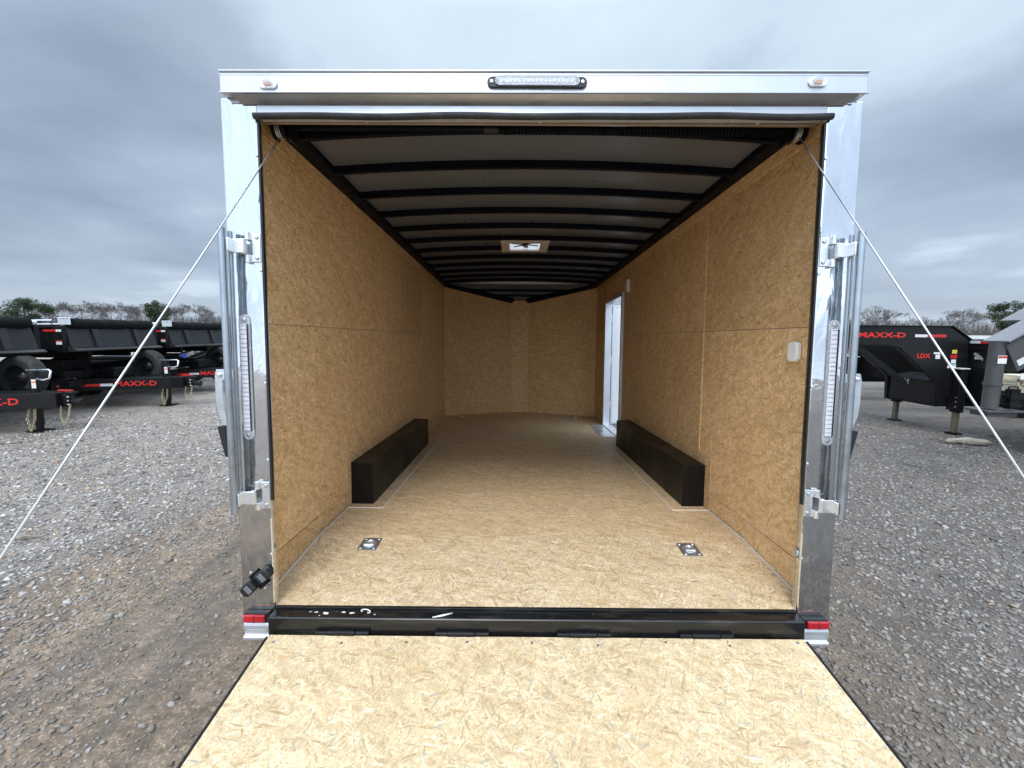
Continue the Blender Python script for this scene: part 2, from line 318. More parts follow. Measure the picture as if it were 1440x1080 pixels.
# ------------------------------------------------------------------ mesh helpers
class MB:
    def __init__(s): s.v = []; s.f = []
    def add(s, vs, fs):
        o = len(s.v); s.v += [tuple(v) for v in vs]; s.f += [tuple(i+o for i in f) for f in fs]; return s
    def box(s, x0, x1, y0, y1, z0, z1, mat=None):
        x0, x1 = sorted((x0, x1)); y0, y1 = sorted((y0, y1)); z0, z1 = sorted((z0, z1))
        vs = [Vector(p) for p in ((x0,y0,z0),(x1,y0,z0),(x1,y1,z0),(x0,y1,z0),(x0,y0,z1),(x1,y0,z1),(x1,y1,z1),(x0,y1,z1))]
        if mat: vs = [mat @ v for v in vs]
        return s.add(vs, [(0,3,2,1),(4,5,6,7),(0,1,5,4),(1,2,6,5),(2,3,7,6),(3,0,4,7)])
    def beam(s, p0, p1, w, h, up=(0, 0, 1)):
        p0, p1 = Vector(p0), Vector(p1); d = (p1-p0); L = d.length; d.normalize()
        sd_ = d.cross(Vector(up)).normalized(); u = sd_.cross(d)
        mt = Matrix((d, sd_, u)).transposed().to_4x4(); mt.translation = p0
        return s.box(0, L, -w/2, w/2, -h/2, h/2, mt)
    def tube(s, pts, r, nseg=10, cap=True):
        pts = [Vector(p) for p in pts]; rs = r if isinstance(r, (list, tuple)) else [r]*len(pts)
        vs = []; ref = None
        for i, p in enumerate(pts):
            d = (pts[min(i+1, len(pts)-1)] - pts[max(i-1, 0)]).normalized()
            if ref is None: ref = Vector((0,0,1)) if abs(d.z) < 0.9 else Vector((1,0,0))
            a = d.cross(ref).normalized(); b = d.cross(a).normalized(); ref = a.cross(d)
            for j in range(nseg):
                t = 2*math.pi*j/nseg; vs.append(p + rs[i]*(math.cos(t)*a + math.sin(t)*b))
        fs = []
        for i in range(len(pts)-1):
            for j in range(nseg):
                k_ = (j+1) % nseg; fs.append((i*nseg+j, i*nseg+k_, (i+1)*nseg+k_, (i+1)*nseg+j))
        if cap: fs += [tuple(range(nseg))[::-1], tuple(range((len(pts)-1)*nseg, len(pts)*nseg))]
        return s.add(vs, fs)
    def lathe(s, prof, c, axis='y', nseg=28, cap=True):
        """prof: list of (offset along axis, radius)"""
        c = Vector(c); vs = []
        for (o, r) in prof:
            for j in range(nseg):
                t = 2*math.pi*j/nseg; ca, sa = r*math.cos(t), r*math.sin(t)
                vs.append(c + Vector({'y': (ca, o, sa), 'x': (o, ca, sa), 'z': (ca, sa, o)}[axis]))
        fs = []
        for i in range(len(prof)-1):
            for j in range(nseg):
                k_ = (j+1) % nseg; fs.append((i*nseg+j, i*nseg+k_, (i+1)*nseg+k_, (i+1)*nseg+j))
        if cap: fs += [tuple(range(nseg))[::-1], tuple(range((len(prof)-1)*nseg, len(prof)*nseg))]
        return s.add(vs, fs)
    def prism(s, poly, axis, a, b):
        """poly: 2-D outline in the two other axes (in x,y,z order), extruded from a to b along axis"""
        def P(q, t): return {'x': (t, q[0], q[1]), 'y': (q[0], t, q[1]), 'z': (q[0], q[1], t)}[axis]
        m_ = len(poly); vs = [P(q, a) for q in poly] + [P(q, b) for q in poly]
        fs = [tuple(range(m_))[::-1], tuple(range(m_, 2*m_))] + [(i, (i+1) % m_, (i+1) % m_+m_, i+m_) for i in range(m_)]
        return s.add(vs, fs)
    def torus(s, c, R0, r, axis='z', n1=20, n2=8, sx=1.0, sy=1.0):
        c = Vector(c); vs = []
        for i in range(n1):
            t = 2*math.pi*i/n1
            for j in range(n2):
                q = 2*math.pi*j/n2; rr = R0 + r*math.cos(q); a, b, h_ = rr*math.cos(t)*sx, rr*math.sin(t)*sy, r*math.sin(q)
                vs.append(c + Vector({'z': (a, b, h_), 'y': (a, h_, b), 'x': (h_, a, b)}[axis]))
        fs = [(i*n2+j, ((i+1) % n1)*n2+j, ((i+1) % n1)*n2+(j+1) % n2, i*n2+(j+1) % n2) for i in range(n1) for j in range(n2)]
        return s.add(vs, fs)
    def build(s, name, mat, parent=None, bevel=0.0, smooth=False, loc=None, rot=None):
        me = bpy.data.meshes.new(name); me.from_pydata(s.v, [], s.f); me.update()
        import bmesh
        b = bmesh.new(); b.from_mesh(me); bmesh.ops.recalc_face_normals(b, faces=b.faces); b.to_mesh(me); b.free()
        me.materials.append(MATS[mat])
        o = bpy.data.objects.new(name, me); COL.objects.link(o)
        if parent: o.parent = parent
        if loc: o.location = loc
        if rot: o.rotation_euler = rot
        if smooth:
            for p in me.polygons: p.use_smooth = True
            if smooth != 'all':
                me.set_sharp_from_angle(angle=R(40))
        if bevel:
            md = o.modifiers.new('bevel', 'BEVEL'); md.width = bevel; md.segments = 2; md.limit_method = 'ANGLE'; md.angle_limit = R(35)
        return o
def box(name, mat, parent, x0, x1, y0, y1, z0, z1, bevel=0.0, **kw): return MB().box(x0, x1, y0, y1, z0, z1).build(name, mat, parent, bevel, **kw)
def tag(o, label=None, cat=None, group=None, kind=None):
    for a, b in (('label', label), ('category', cat), ('group', group), ('kind', kind)):
        if b: o[a] = b
    return o
def empty(name, loc=(0, 0, 0), rot=(0, 0, 0), **kw):
    o = bpy.data.objects.new(name, None); COL.objects.link(o); o.empty_display_size = 0.2
    o.location = loc; o.rotation_euler = rot
    return tag(o, **kw)
KIDS = {}
def copy_tree(o, parent=None):
    c = o.copy(); COL.objects.link(c); c.parent = parent
    for ch in o.children: copy_tree(ch, c)
    return c
def lettering(text, mat, parent, height, length, loc, rot, depth=0.003, name='lettering', fat=0.02):
    cu = bpy.data.curves.new('lettering_curve', 'FONT'); cu.body = text; cu.extrude = 0.01; cu.offset = fat; cu.resolution_u = 2
    t = bpy.data.objects.new('lettering_curve', cu); COL.objects.link(t)
    dg = bpy.context.evaluated_depsgraph_get(); me = bpy.data.meshes.new_from_object(t.evaluated_get(dg))
    bpy.data.objects.remove(t); bpy.data.curves.remove(cu)
    vs = np.array([v.co for v in me.vertices]); lo, hi = vs.min(0), vs.max(0)
    for v in me.vertices:
        v.co = ((v.co.x-lo[0])/(hi[0]-lo[0])*length, (v.co.y-lo[1])/(hi[1]-lo[1])*height, (v.co.z-lo[2])/(hi[2]-lo[2])*depth)
    me.materials.clear(); me.materials.append(MATS[mat])
    o = bpy.data.objects.new(name, me); COL.objects.link(o); o.parent = parent; o.location = loc; o.rotation_euler = rot
    return o

# ------------------------------------------------------------------ ground
def axis_vals(lim, fine, step):
    a = list(np.arange(-fine, fine+1e-6, step)); q = fine
    while q < lim: q *= 1.35; a.append(q); a.insert(0, -q)
    return np.array(a)
gx = axis_vals(900, 7, 0.14); gy = axis_vals(900, 7, 0.14) + 3
X, Y = np.meshgrid(gx, gy)
def ground_h(x, y):
    f = np.clip(1.3 - np.hypot(x, y-3)/14, 0, 1)
    h_ = 0.012*np.sin(1.9*x+0.4*y)*np.cos(0.7*y-0.5*x) + 0.008*np.sin(4.1*x+1.3*y+1) + 0.006*np.cos(2.7*y-3.3*x)
    return h_*f - 0.012
Z = ground_h(X, Y)
nx, ny = len(gx), len(gy)
vv = np.stack([X.ravel(), Y.ravel(), Z.ravel()], 1)
ii = np.arange((ny-1)*nx).reshape(ny-1, nx)[:, :-1].ravel()
ff = np.stack([ii, ii+1, ii+1+nx, ii+nx], 1)
def np_mesh(name, verts, faces, mat, smooth=False):
    me = bpy.data.meshes.new(name); nf, kf = faces.shape
    me.vertices.add(len(verts)); me.vertices.foreach_set('co', verts.astype(np.float32).ravel())
    me.loops.add(nf*kf); me.loops.foreach_set('vertex_index', faces.astype(np.int32).ravel())
    me.polygons.add(nf); me.polygons.foreach_set('loop_start', np.arange(0, nf*kf, kf, dtype=np.int32)); me.polygons.foreach_set('loop_total', np.full(nf, kf, np.int32))
    if smooth: me.polygons.foreach_set('use_smooth', np.ones(nf, bool))
    me.update(calc_edges=True); me.validate(); me.materials.append(MATS[mat])
    o = bpy.data.objects.new(name, me); COL.objects.link(o); return o
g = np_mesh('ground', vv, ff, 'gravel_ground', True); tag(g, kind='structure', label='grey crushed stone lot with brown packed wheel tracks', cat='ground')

# loose stones on top of the sheet
def stones(N):
    ico_v = []; t = (1+5**0.5)/2
    for a, b, c_ in ((-1,t,0),(1,t,0),(-1,-t,0),(1,-t,0),(0,-1,t),(0,1,t),(0,-1,-t),(0,1,-t),(t,0,-1),(t,0,1),(-t,0,-1),(-t,0,1)): ico_v.append((a, b, c_))
    ico_v = np.array(ico_v)/math.hypot(1, t)
    ico_f = np.array([(0,11,5),(0,5,1),(0,1,7),(0,7,10),(0,10,11),(1,5,9),(5,11,4),(11,10,2),(10,7,6),(7,1,8),(3,9,4),(3,4,2),(3,2,6),(3,6,8),(3,8,9),(4,9,5),(2,4,11),(6,2,10),(8,6,7),(9,8,1)])
    # density falls with distance from the camera; none under the trailer or ramp
    n0 = int(N*3.2)
    r = 1.0*np.exp(NPR.random(n0)*math.log(11.5)); th = (NPR.random(n0)-0.5)*math.pi*0.92
    x = np.sin(th)*r - 0.1; y = np.cos(th)*r - 1.75
    ok = (np.abs(x) > 1.22) & ~((np.abs(x) < 1.33) & (y > 0))
    ax_ = np.abs(x+0.42); dirt_ = 0; track = np.clip((3.0-ax_)/1.0, 0, 1)*np.clip((3.0-y)/2, 0.25, 1)
    st = np.sin(x*3.1+0.5*np.sin(y*0.9))*0.5+0.5
    keep = NPR.random(n0) < np.clip(1.0 - 1.0*track*(0.6+0.4*st), 0.05, 1)
    sel = np.where(ok & keep)[0][:N]; x, y, r = x[sel], y[sel], r[sel]; N = len(sel)
    size = 0.0045 + 0.0085*NPR.random(N)**2.2 + 0.008*(NPR.random(N) > 0.985)
    size *= np.clip(0.75+0.09*r, 0.8, 1.5)
    V = ico_v[None]*(1+0.45*(NPR.random((N, 12, 1))-0.5)*2)
    V = V*np.stack([1+0.5*NPR.random(N), 0.75+0.4*NPR.random(N), 0.42+0.35*NPR.random(N)], 1)[:, None]*size[:, None, None]
    a = NPR.random(N)*6.283; ca, sa = np.cos(a)[:, None], np.sin(a)[:, None]
    tl_ = (NPR.random(N)-0.5)*0.9; ct, s_t = np.cos(tl_)[:, None], np.sin(tl_)[:, None]
    vx, vz = V[..., 0]*ct - V[..., 2]*s_t, V[..., 0]*s_t + V[..., 2]*ct
    V = np.stack([vx*ca - V[..., 1]*sa, vx*sa + V[..., 1]*ca, vz], -1)
    V += np.stack([x, y, ground_h(x, y)+size*0.22], 1)[:, None]
    F = ico_f[None] + (np.arange(N)*12)[:, None, None]
    return V.reshape(-1, 3), F.reshape(-1, 3)
sv, sf = stones(115000)
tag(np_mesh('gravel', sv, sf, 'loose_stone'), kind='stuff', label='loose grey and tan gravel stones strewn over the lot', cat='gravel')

# ------------------------------------------------------------------ the enclosed trailer (its own frame: rear plane y = 0, floor z = 0)
T = empty('enclosed_trailer', (0, 0, TRZ), (TILT, 0, 0), label='open enclosed cargo trailer with strand board interior and its ramp lowered', cat='trailer')
HW, PO, IO = 1.225, 1.295, 1.15
YV, YA = 5.18, 5.62                       # where the nose begins, and its flat tip
def osbx(name, x0, x1, y0, y1, z0, z1, mat='osb_wall', bevel=0.0015): return box(name, mat, T, x0, x1, y0, y1, z0, z1, bevel)
# floor: level deck and the dovetail that drops to the sill
YK = 0.615
MB().prism([(-HW, YK), (HW, YK), (HW, YV), (0.15, YA), (-0.15, YA), (-HW, YV)], 'z', -0.03, 0).build('floor', 'osb_floor_deep', T)
MB().prism([(0.012, -0.060), (YK-0.003, -0.0005), (YK-0.003, -0.03), (0.012, -0.09)], 'x', -HW, HW).build('tail_floor', 'osb_floor', T)
# outer skin
for sgn in (-1, 1):
    b = MB()
    a0, a1 = sorted((sgn*1.240, sgn*PO))
    if sgn < 0: b.box(a0, a1, 0.06, YV, -0.19, 2.14)
    else:
        b.box(a0, a1, 0.06, 3.50, -0.19, 2.14); b.box(a0, a1, 4.44, YV, -0.19, 2.14); b.box(a0, a1, 3.50, 4.44, 1.775, 2.14); b.box(a0, a1, 3.50, 4.44, -0.19, -0.012)
    b.build('side_skin', 'white_paint', T)
MB().prism([(-PO, YV), (-0.17, YA+0.06), (0.17, YA+0.06), (PO, YV), (1.25, YV), (0.15, YA+0.02), (-0.15, YA+0.02), (-1.25, YV)], 'z', -0.19, 2.14).build('nose_skin', 'white_paint', T)
b = MB(); rz = lambda t: 2.20+0.05*(1-t*t)
vent = (-0.20, 0.20, 2.43, 2.79)
b.box(-PO, -0.20, 0.02, YV, 2.185, 2.20); b.box(0.20, PO, 0.02, YV, 2.185, 2.20); b.box(-0.20, 0.20, 0.02, 2.43, 2.185, 2.20); b.box(-0.20, 0.20, 2.79, YV, 2.185, 2.20)
b.prism([(-PO, YV), (PO, YV), (0.17, YA+0.06), (-0.17, YA+0.06)], 'z', 2.14, 2.20)
b.box(-PO, -1.24, 0.02, YV, 2.14, 2.185); b.box(1.24, PO, 0.02, YV, 2.14, 2.185)
b.build('roof', 'white_paint', T)
# ceiling sheet, crowned, with the vent's hole
def crown(x): return 2.125 + 0.045*(1-(x/1.2)**2)
xs = [-1.24, -1.0, -0.8, -0.6, -0.4, -0.20, 0.0, 0.20, 0.4, 0.6, 0.8, 1.0, 1.24]; ys = [0.03, 1.2, 2.43, 2.79, 4.0, YV]
b = MB(); b.v = [(x, y, crown(x)) for y in ys for x in xs]
for j in range(len(ys)-1):
    for i in range(len(xs)-1):
        if ys[j] == 2.43 and xs[i] >= -0.21 and xs[i+1] <= 0.21: continue
        q = j*len(xs)+i; b.f.append((q, q+1, q+1+len(xs), q+len(xs)))
# over the nose the ceiling slopes down to the tip
o0 = len(b.v); NZ = 1.92
b.v += [(x, YV, crown(x)) for x in xs] + [(x*0.15/1.24, YA, NZ) for x in xs]
b.f += [(o0+i, o0+i+1, o0+i+1+len(xs), o0+i+len(xs)) for i in range(len(xs)-1)]
b.build('ceiling_panel', 'ceiling_sheet', T, smooth=True)
# roof bows
def bow(y, half, zoff=0.0, w=0.030):
    b = MB(); N_ = 12; vs = []
    for i in range(N_+1):
        x = -half + 2*half*i/N_; z1 = crown(x) - 0.003 + zoff; z0 = z1 - 0.040
        vs += [(x, y, z0), (x, y+w, z0), (x, y+w, z1), (x, y, z1)]
    fs = [tuple(range(4))[::-1], tuple(range(4*N_, 4*N_+4))]
    for i in range(N_):
        for j in range(4): fs.append((4*i+j, 4*i+(j+1) % 4, 4*i+4+(j+1) % 4, 4*i+4+j))
    return b.add(vs, fs).build('roof_bow', 'black_bow', T)
for i in range(12): bow(0.345+0.4064*i, 1.16)
for t in (0.30, 0.62):
    hx = 1.15*(1-t)+0.14*t; y = YV+(YA-YV)*t; b = MB(); z = 2.125*(1-t)+NZ*t
    b.box(-hx, hx, y, y+0.03, z-0.03, z+0.004).build('roof_bow', 'black_bow', T)
# black rails where the walls meet the roof
for sgn in (-1, 1):
    b = MB().box(sgn*1.145, sgn*1.238, 0.10, YV, 2.088, 2.128)
    b.build('roof_rail', 'black_bow', T, 0.004)
    o = MB().prism([(sgn*1.238, YV), (sgn*1.130, YV), (sgn*0.10, YA-0.055), (sgn*0.15, YA)], 'z', 0, 0.05).build('roof_rail', 'black_bow', T)
    for v in o.data.vertices:
        t = (v.co.y-YV)/(YA-YV); v.co.z += 2.085*(1-t)+(NZ-0.045)*t
# wall boards. z of the long seam climbs a little towards the nose
def seam(y): return 1.185 + 0.026*y
def board(sgn, y0, y1, zf0, zf1, th=0.010, name='wall_board', off=0.0):
    g_ = 0.0018
    x0 = sgn*(1.240); x1 = sgn*(1.240-th-off)
    z = lambda f, y: f(y) if callable(f) else f
    poly = [(y0+g_, z(zf0, y0)+g_), (y1-g_, z(zf0, y1)+g_), (y1-g_, z(zf1, y1)-g_), (y0+g_, z(zf1, y0)-g_)]
    return MB().prism(poly, 'x', *sorted((x0, x1))).build(name, 'osb_wall', T, 0.0012)
TOPZ = 2.10
lowbase = lambda y: 0.12 if y >= 0.615 else 0.12-0.02*(1-y/0.615)
for sgn in (-1, 1):
    segs = [(0.037, 2.52), (2.52, 3.46)] if sgn < 0 else [(0.037, 1.235), (1.235, 3.46)]
    for (y0, y1) in segs:
        board(sgn, y0, y1, lambda y: 0.125 if y > 0.6 else 0.105, seam, off=0.001 if y0 > 1 else 0)
        board(sgn, y0, y1, seam, lambda y: 2.018, off=0.001 if y0 < 1 else 0)
    board(sgn, 0.037, 3.46, lambda y: 2.018, TOPZ, th=0.017, name='top_strip')
    board(sgn, 0.037, 0.615, lambda y: -0.10, lambda y: 0.105, th=0.012, name='base_strip')
    board(sgn, 0.615, 3.46, lambda y: -0.005, lambda y: 0.125, th=0.0065, name='base_strip')
    if sgn < 0:
        board(sgn, 3.46, 5.05, lambda y: 0.125, seam); board(sgn, 3.46, 5.05, seam, lambda y: 2.018)
        board(sgn, 3.46, YV, lambda y: 2.018, TOPZ, th=0.017, name='top_strip'); board(sgn, 3.46, YV, -0.005, 0.125, th=0.012, name='base_strip')
        board(sgn, 5.05, YV, 0.125, 2.018, th=0.012, name='corner_strip')
    else:
        board(sgn, 3.46, 4.46, 1.80, 2.018); board(sgn, 3.46, YV, 2.018, TOPZ, th=0.017, name='top_strip')
        board(sgn, 4.46, 5.05, -0.005, seam); board(sgn, 4.46, 5.05, seam, 2.018); board(sgn, 5.05, YV, -0.005, 2.018, th=0.012, name='corner_strip')
    # thin splines of paler board over the upright joints
    srd = MB().prism([(1.03, 0.002), (3.12, 0.002), (3.12, 0.365), (1.03, 0.365)], 'x', *sorted((sgn*1.229, sgn*1.2255)))
    srd.build('box_backing', 'osb_wall', T, 0.0015)
    for y, za, zb_ in (((1.235, 0.37, 2.012),) if sgn > 0 else ()):
        for q0, q1 in ((za, seam(y)-0.004), (seam(y)+0.004, zb_)):
            MB().box(sgn*1.240, sgn*1.2245, y-0.016, y+0.016, q0, q1).build('joint_strip', 'osb_wall', T, 0.002)
# the V nose
for sgn in (-1, 1):
    A = Vector((sgn*1.240, YV+0.004, 0)); B = Vector((sgn*0.152, YA, 0))
    nrm = Vector((-(B-A).y, (B-A).x, 0)).normalized(); nrm = nrm if nrm.y < 0 else -nrm
    q = [A, B, B - nrm*0.01, A - nrm*0.01]
    MB().prism([(p.x, p.y) for p in q], 'z', 0.0, 2.13).build('nose_board', 'osb_front', T, 0.001)
box('nose_board', 'osb_front', T, -0.150, 0.150, YA+0.001, YA+0.012, 0, 1.98, 0.001)
# sealant beads
def bead(pts): return MB().tube(pts, 0.0045, 6).build('sealant_bead', 'sealant', T, smooth=True)
for sgn in (-1, 1):
    bead([(sgn*1.222, 0.03, -0.054), (sgn*1.222, YK, 0.002)]); bead([(sgn*1.222, YK, 0.002), (sgn*1.222, 1.035, 0.002), (sgn*0.985, 1.035, 0.002), (sgn*0.985, 3.0, 0.002)])
    bead([(sgn*1.222, 3.2, 0.002), (sgn*1.222, 3.44 if sgn > 0 else YV, 0.002)])
    # thin board under and around each wheel box
    b = MB().box(sgn*0.99, sgn*1.222, 1.045, 3.10, 0.0, 0.0015)
    b.build('box_surround', 'osb_floor_deep', T)
    b = MB(); b.prism([(-0.155, 0.0), (0.0, 0.0), (0.0, 0.295), (-0.155, 0.290)], 'y', 1.108, 3.042)
    o = b.build('wheel_box', 'box_black', T, 0.006)
    for v in o.data.vertices: v.co.x = sgn*(1.228+v.co.x)
    o.data.flip_normals() if sgn < 0 else None
# rear frame: posts, header, drip lip
for sgn in (-1, 1):
    p = box('corner_post', 'mirror_steel', T, sgn*IO, sgn*PO, 0.0, 0.030, -0.117, 2.083, 0.006)
    box('post_return', 'strip_alu', p, sgn*(IO+0.002), sgn*1.238, 0.0305, 0.036, -0.10, 2.01)
    box('edge_seal', 'black_plastic', p, sgn*(IO-0.009), sgn*(IO-0.0008), -0.003, 0.012, 0.42, 2.0, 0.002)
    # caps of rivets along the inner edge
    for z in (1.86, 0.93, 0.18, 1.40, 0.6): MB().lathe([(-0.004, 0.003), (-0.003, 0.006), (0.0, 0.007)], (sgn*(IO+0.006), -0.0005, z), 'y', 10).build('rivet', 'bright_zinc', p, smooth=True)
h = MB().prism([(-1.272, 2.084), (1.281, 2.094), (1.281, 2.170), (-1.272, 2.162)], 'y', -0.035, 0.05).build('header', 'header_alu', T, 0.005)
MB().prism([(-1.272, 2.170-0.009), (1.281, 2.170), (1.281, 2.176), (-1.272, 2.170-0.003)], 'y', -0.041, 0.05).build('top_lip', 'header_alu', h, 0.002)
MB().prism([(-1.272, 2.080), (1.281, 2.089), (1.281, 2.095), (-1.272, 2.086)], 'y', -0.042, -0.0355).build('bottom_lip', 'header_alu', h, 0.002)
MB().prism([(-1.272, 2.150), (1.281, 2.158), (1.281, 2.160), (-1.272, 2.152)], 'y', -0.0365, -0.0345).build('rib', 'alu_trim', h)
# drip lip: an angled hood below the header
b = MB()
vs = [(-1.232, -0.040, 2.076), (1.246, -0.040, 2.086), (1.215, -0.006, 2.063), (-1.203, -0.006, 2.055), (-1.232, -0.036, 2.0795), (1.246, -0.036, 2.0895), (1.215, 0.0, 2.0665), (-1.203, 0.0, 2.0585)]
b.add(vs, [(0,1,2,3), (7,6,5,4), (0,4,5,1), (1,5,6,2), (2,6,7,3), (3,7,4,0)]).build('drip_lip', 'lip_metal', T)
MB().prism([(-1.149, 2.015), (1.149, 2.022), (1.149, 2.082), (-1.149, 2.082)], 'y', 0.0, 0.05).build('door_header', 'header_alu', T)
pts = [(-1.155+2.32*i/40, -0.012, 2.007+0.010*i/40 + 0.0035*math.sin(i*0.55)*math.sin(i*0.13)) for i in range(41)]
MB().tube(pts, 0.0125, 10).build('rubber_seal', 'rubber', T, smooth='all')
sst = box('soffit_strip', 'soffit_metal', T, -1.149, 1.149, 0.052, 0.062, 2.010, 2.05, 0.002)
for x in (-0.72, 0.0, 0.9): MB().lathe([(-0.004, 0.003), (-0.003, 0.0055), (0, 0.006)], (x, 0.0515, 2.020), 'y', 10).build('screw', 'bright_zinc', sst)
# load light bar
lb = empty('light_bar'); lb.parent = T; lb.location = (-0.0195, -0.035, 2.1235)
def stadium(x0, x1, r, n_=10):
    return [(x1 - r + r*math.cos(t), r*math.sin(t)) for t in [R(-90+180*i/n_) for i in range(n_+1)]] + [(x0 + r + r*math.cos(t), r*math.sin(t)) for t in [R(90+180*i/n_) for i in range(n_+1)]]
def light_bar_mesh(par, half, r, name='base'):
    MB().prism(stadium(-half, half, r), 'y', -0.010, -0.001).build(name, 'black_plastic', par, 0.003)
    MB().box(-half+0.045, half-0.045, -0.012, -0.0102, -r*0.62, r*0.62).build('led_strip', 'led_board', par)
    b = MB()
    nled = int(half*2/0.022)
    for i in range(nled):
        x = -half+0.05+(2*half-0.1)*(i+0.5)/nled
        b.lathe([(-0.0165, 0.002), (-0.015, 0.0055), (-0.0122, 0.0065)], (x, 0, 0), 'y', 8)
    b.build('led', 'bright_zinc', par, smooth=True)
    for sgn in (-1, 1):
        MB().lathe([(-0.015, 0.002), (-0.0145, 0.006), (-0.010, 0.007)], (sgn*(half-0.018), 0, 0), 'y', 10).build('screw', 'zinc', par, smooth=True)
    MB().prism(stadium(-half+0.03, half-0.03, r*0.78), 'y', -0.020, -0.0175).build('lens', 'clear_lens', par, 0.002)
light_bar_mesh(lb, 0.196, 0.021)
for sgn, z in ((-1, 2.114), (1, 2.131)):
    mk = empty('marker_light'); mk.parent = T; mk.location = (sgn*1.079, -0.0355, z)
    MB().prism(stadium(-0.037, 0.037, 0.018), 'y', -0.008, -0.0005).build('base', 'bright_zinc', mk, 0.003)
    MB().prism(stadium(-0.022, 0.022, 0.014), 'y', -0.017, -0.0085).build('lens', 'clear_lens', mk, 0.004)
    MB().box(-0.012, 0.012, -0.0095, -0.0085, -0.008, 0.004).build('bulb_board', 'sticker_orange', mk)
# upright led lamps on the posts
for sgn in (-1, 1):
    lp = empty('post_lamp'); lp.parent = T; lp.location = (sgn*1.231, -0.001, 0.953 if sgn < 0 else 0.947)
    lp.rotation_euler = (0, R(90), 0)
    MB().prism(stadium(-0.265, 0.265, 0.024), 'y', -0.007, -0.001).build('base', 'clear_lens', lp, 0.003)
    MB().box(-0.225, 0.225, -0.011, -0.0072, -0.016, 0.012).build('led_strip', 'led_board', lp, 0.002)
    b = MB()
    for i in range(24): b.box(-0.222+0.0187*i, -0.222+0.0187*i+0.0022, -0.0125, -0.0112, -0.015, 0.011)
    b.build('led_divider', 'zinc', lp)
    for q in (-1, 1): MB().lathe([(-0.012, 0.003), (-0.011, 0.008), (-0.007, 0.009)], (q*0.244, 0, 0), 'y', 12).build('screw', 'zinc', lp, smooth=True)
    MB().box(-0.225, 0.225, -0.0125, -0.0072, 0.0125, 0.016).build('bezel', 'black_plastic', lp)
    # wiring behind the polished skin shows as a loose lead under the hinge
# swung-aside lock bars with their hinge brackets
for sgn in (-1, 1):
    lk = empty('lock_bar'); lk.parent = T
    MB().tube([(sgn*1.270, -0.066, 1.555), (sgn*1.266, -0.066, 0.385)], 0.0145, 16).build('outer_tube', 'pipe_zinc', lk, smooth=True)
    MB().tube([(sgn*1.262, -0.026, 1.55), (sgn*1.266, -0.026, 0.40)], 0.0100, 14).build('inner_tube', 'pipe_zinc', lk, smooth=True)
    for zc_ in ((1.490, 0.445) if sgn < 0 else (1.487, 0.428)):
        b = MB(); xa = sgn*1.156
        b.box(sgn*1.152, sgn*1.186, -0.006, -0.0005, zc_-0.058, zc_+0.058)
        b.build('hinge_plate', 'bright_zinc', lk, 0.003)
        b = MB()
        for s2 in (-1, 1):
            b = MB(); b.tube([(sgn*1.200, -0.012, zc_+s2*0.030), (sgn*1.200, -0.012, zc_+s2*0.062)], 0.011, 12)
            b.box(sgn*1.183, sgn*1.200, -0.0065, -0.001, zc_+s2*0.030, zc_+s2*0.058)
            b.build('knuckle', 'bright_zinc', lk, 0.001, smooth=True)
        b = MB(); b.box(sgn*1.198, sgn*1.262, -0.044, -0.038, zc_-0.028, zc_+0.028); b.tube([(sgn*1.206, -0.030, zc_-0.030), (sgn*1.206, -0.030, zc_+0.030)], 0.010, 12)
        b.box(sgn*1.240, sgn*1.2475, -0.075, -0.0385, zc_-0.026, zc_+0.026)
        b.build('strap', 'bright_zinc', lk, 0.002, smooth=True)
        for s2 in (-1, 1): MB().lathe([(-0.013, 0.003), (-0.012, 0.0065), (-0.0065, 0.0085)], (sgn*1.166, 0, zc_+s2*0.042), 'y', 12).build('hinge_bolt', 'zinc', lk, smooth=True)
    # hand lever beside the trailer: flat galvanised strap with a black grip
    b = MB()
    prof = [(1.352, 0.985), (1.395, 0.985), (1.402, 0.955), (1.402, 0.86), (1.396, 0.80), (1.372, 0.735), (1.352, 0.74), (1.366, 0.80), (1.370, 0.86), (1.370, 0.935), (1.352, 0.94)]
    MB().prism([(sgn*x, z) for x, z in prof], 'y', 0.045, 0.053).build('lever', 'zinc', lk, 0.002)
    MB().prism([(sgn*x, z) for x, z in [(1.398, 0.735), (1.366, 0.742), (1.350, 0.60), (1.368, 0.60)]], 'y', 0.038, 0.06).build('grip', 'black_plastic', lk, 0.004)
    MB().box(sgn*1.296, sgn*1.36, 0.035, 0.044, 0.945, 0.985).build('lever_bracket', 'bright_zinc', lk, 0.002)
    MB().lathe([(-0.012, 0.004), (-0.010, 0.009), (0.0, 0.010)], (sgn*1.378, 0.045, 0.962), 'y', 14).build('pivot', 'bright_zinc', lk, smooth=True)
# number plate lamp: two black hooded lamps in one tilted body
pl = empty('plate_lamp'); pl.parent = T; pl.location = (-1.212, -0.002, 0.068); pl.rotation_euler = (0, R(-42), 0)
o = MB().prism(stadium(-0.020, 0.020, 0.034)+[], 'y', -0.012, 0).build('flange', 'black_plastic', pl, 0.003)
if True:
    for v in o.data.vertices: v.co.x, v.co.z = v.co.z*0.62, v.co.x*1.55
for sgn in (-1, 1):
    b = MB(); b.prism([(sgn*0.012, -0.024), (sgn*0.070, -0.026), (sgn*0.078, -0.010), (sgn*0.078, 0.014), (sgn*0.066, 0.026), (sgn*0.012, 0.026)], 'y', -0.040, -0.001)
    b.build('hood', 'black_plastic', pl, 0.008)
    MB().box(sgn*0.030, sgn*0.052, -0.0425, -0.0405, -0.020, 0.016).build('lens', 'grey_zinc', pl, 0.001)
    MB().lathe([(-0.016, 0.002), (-0.015, 0.005), (-0.012, 0.006)], (0, 0, sgn*0.046), 'y', 10).build('screw', 'bright_zinc', pl, smooth=True)
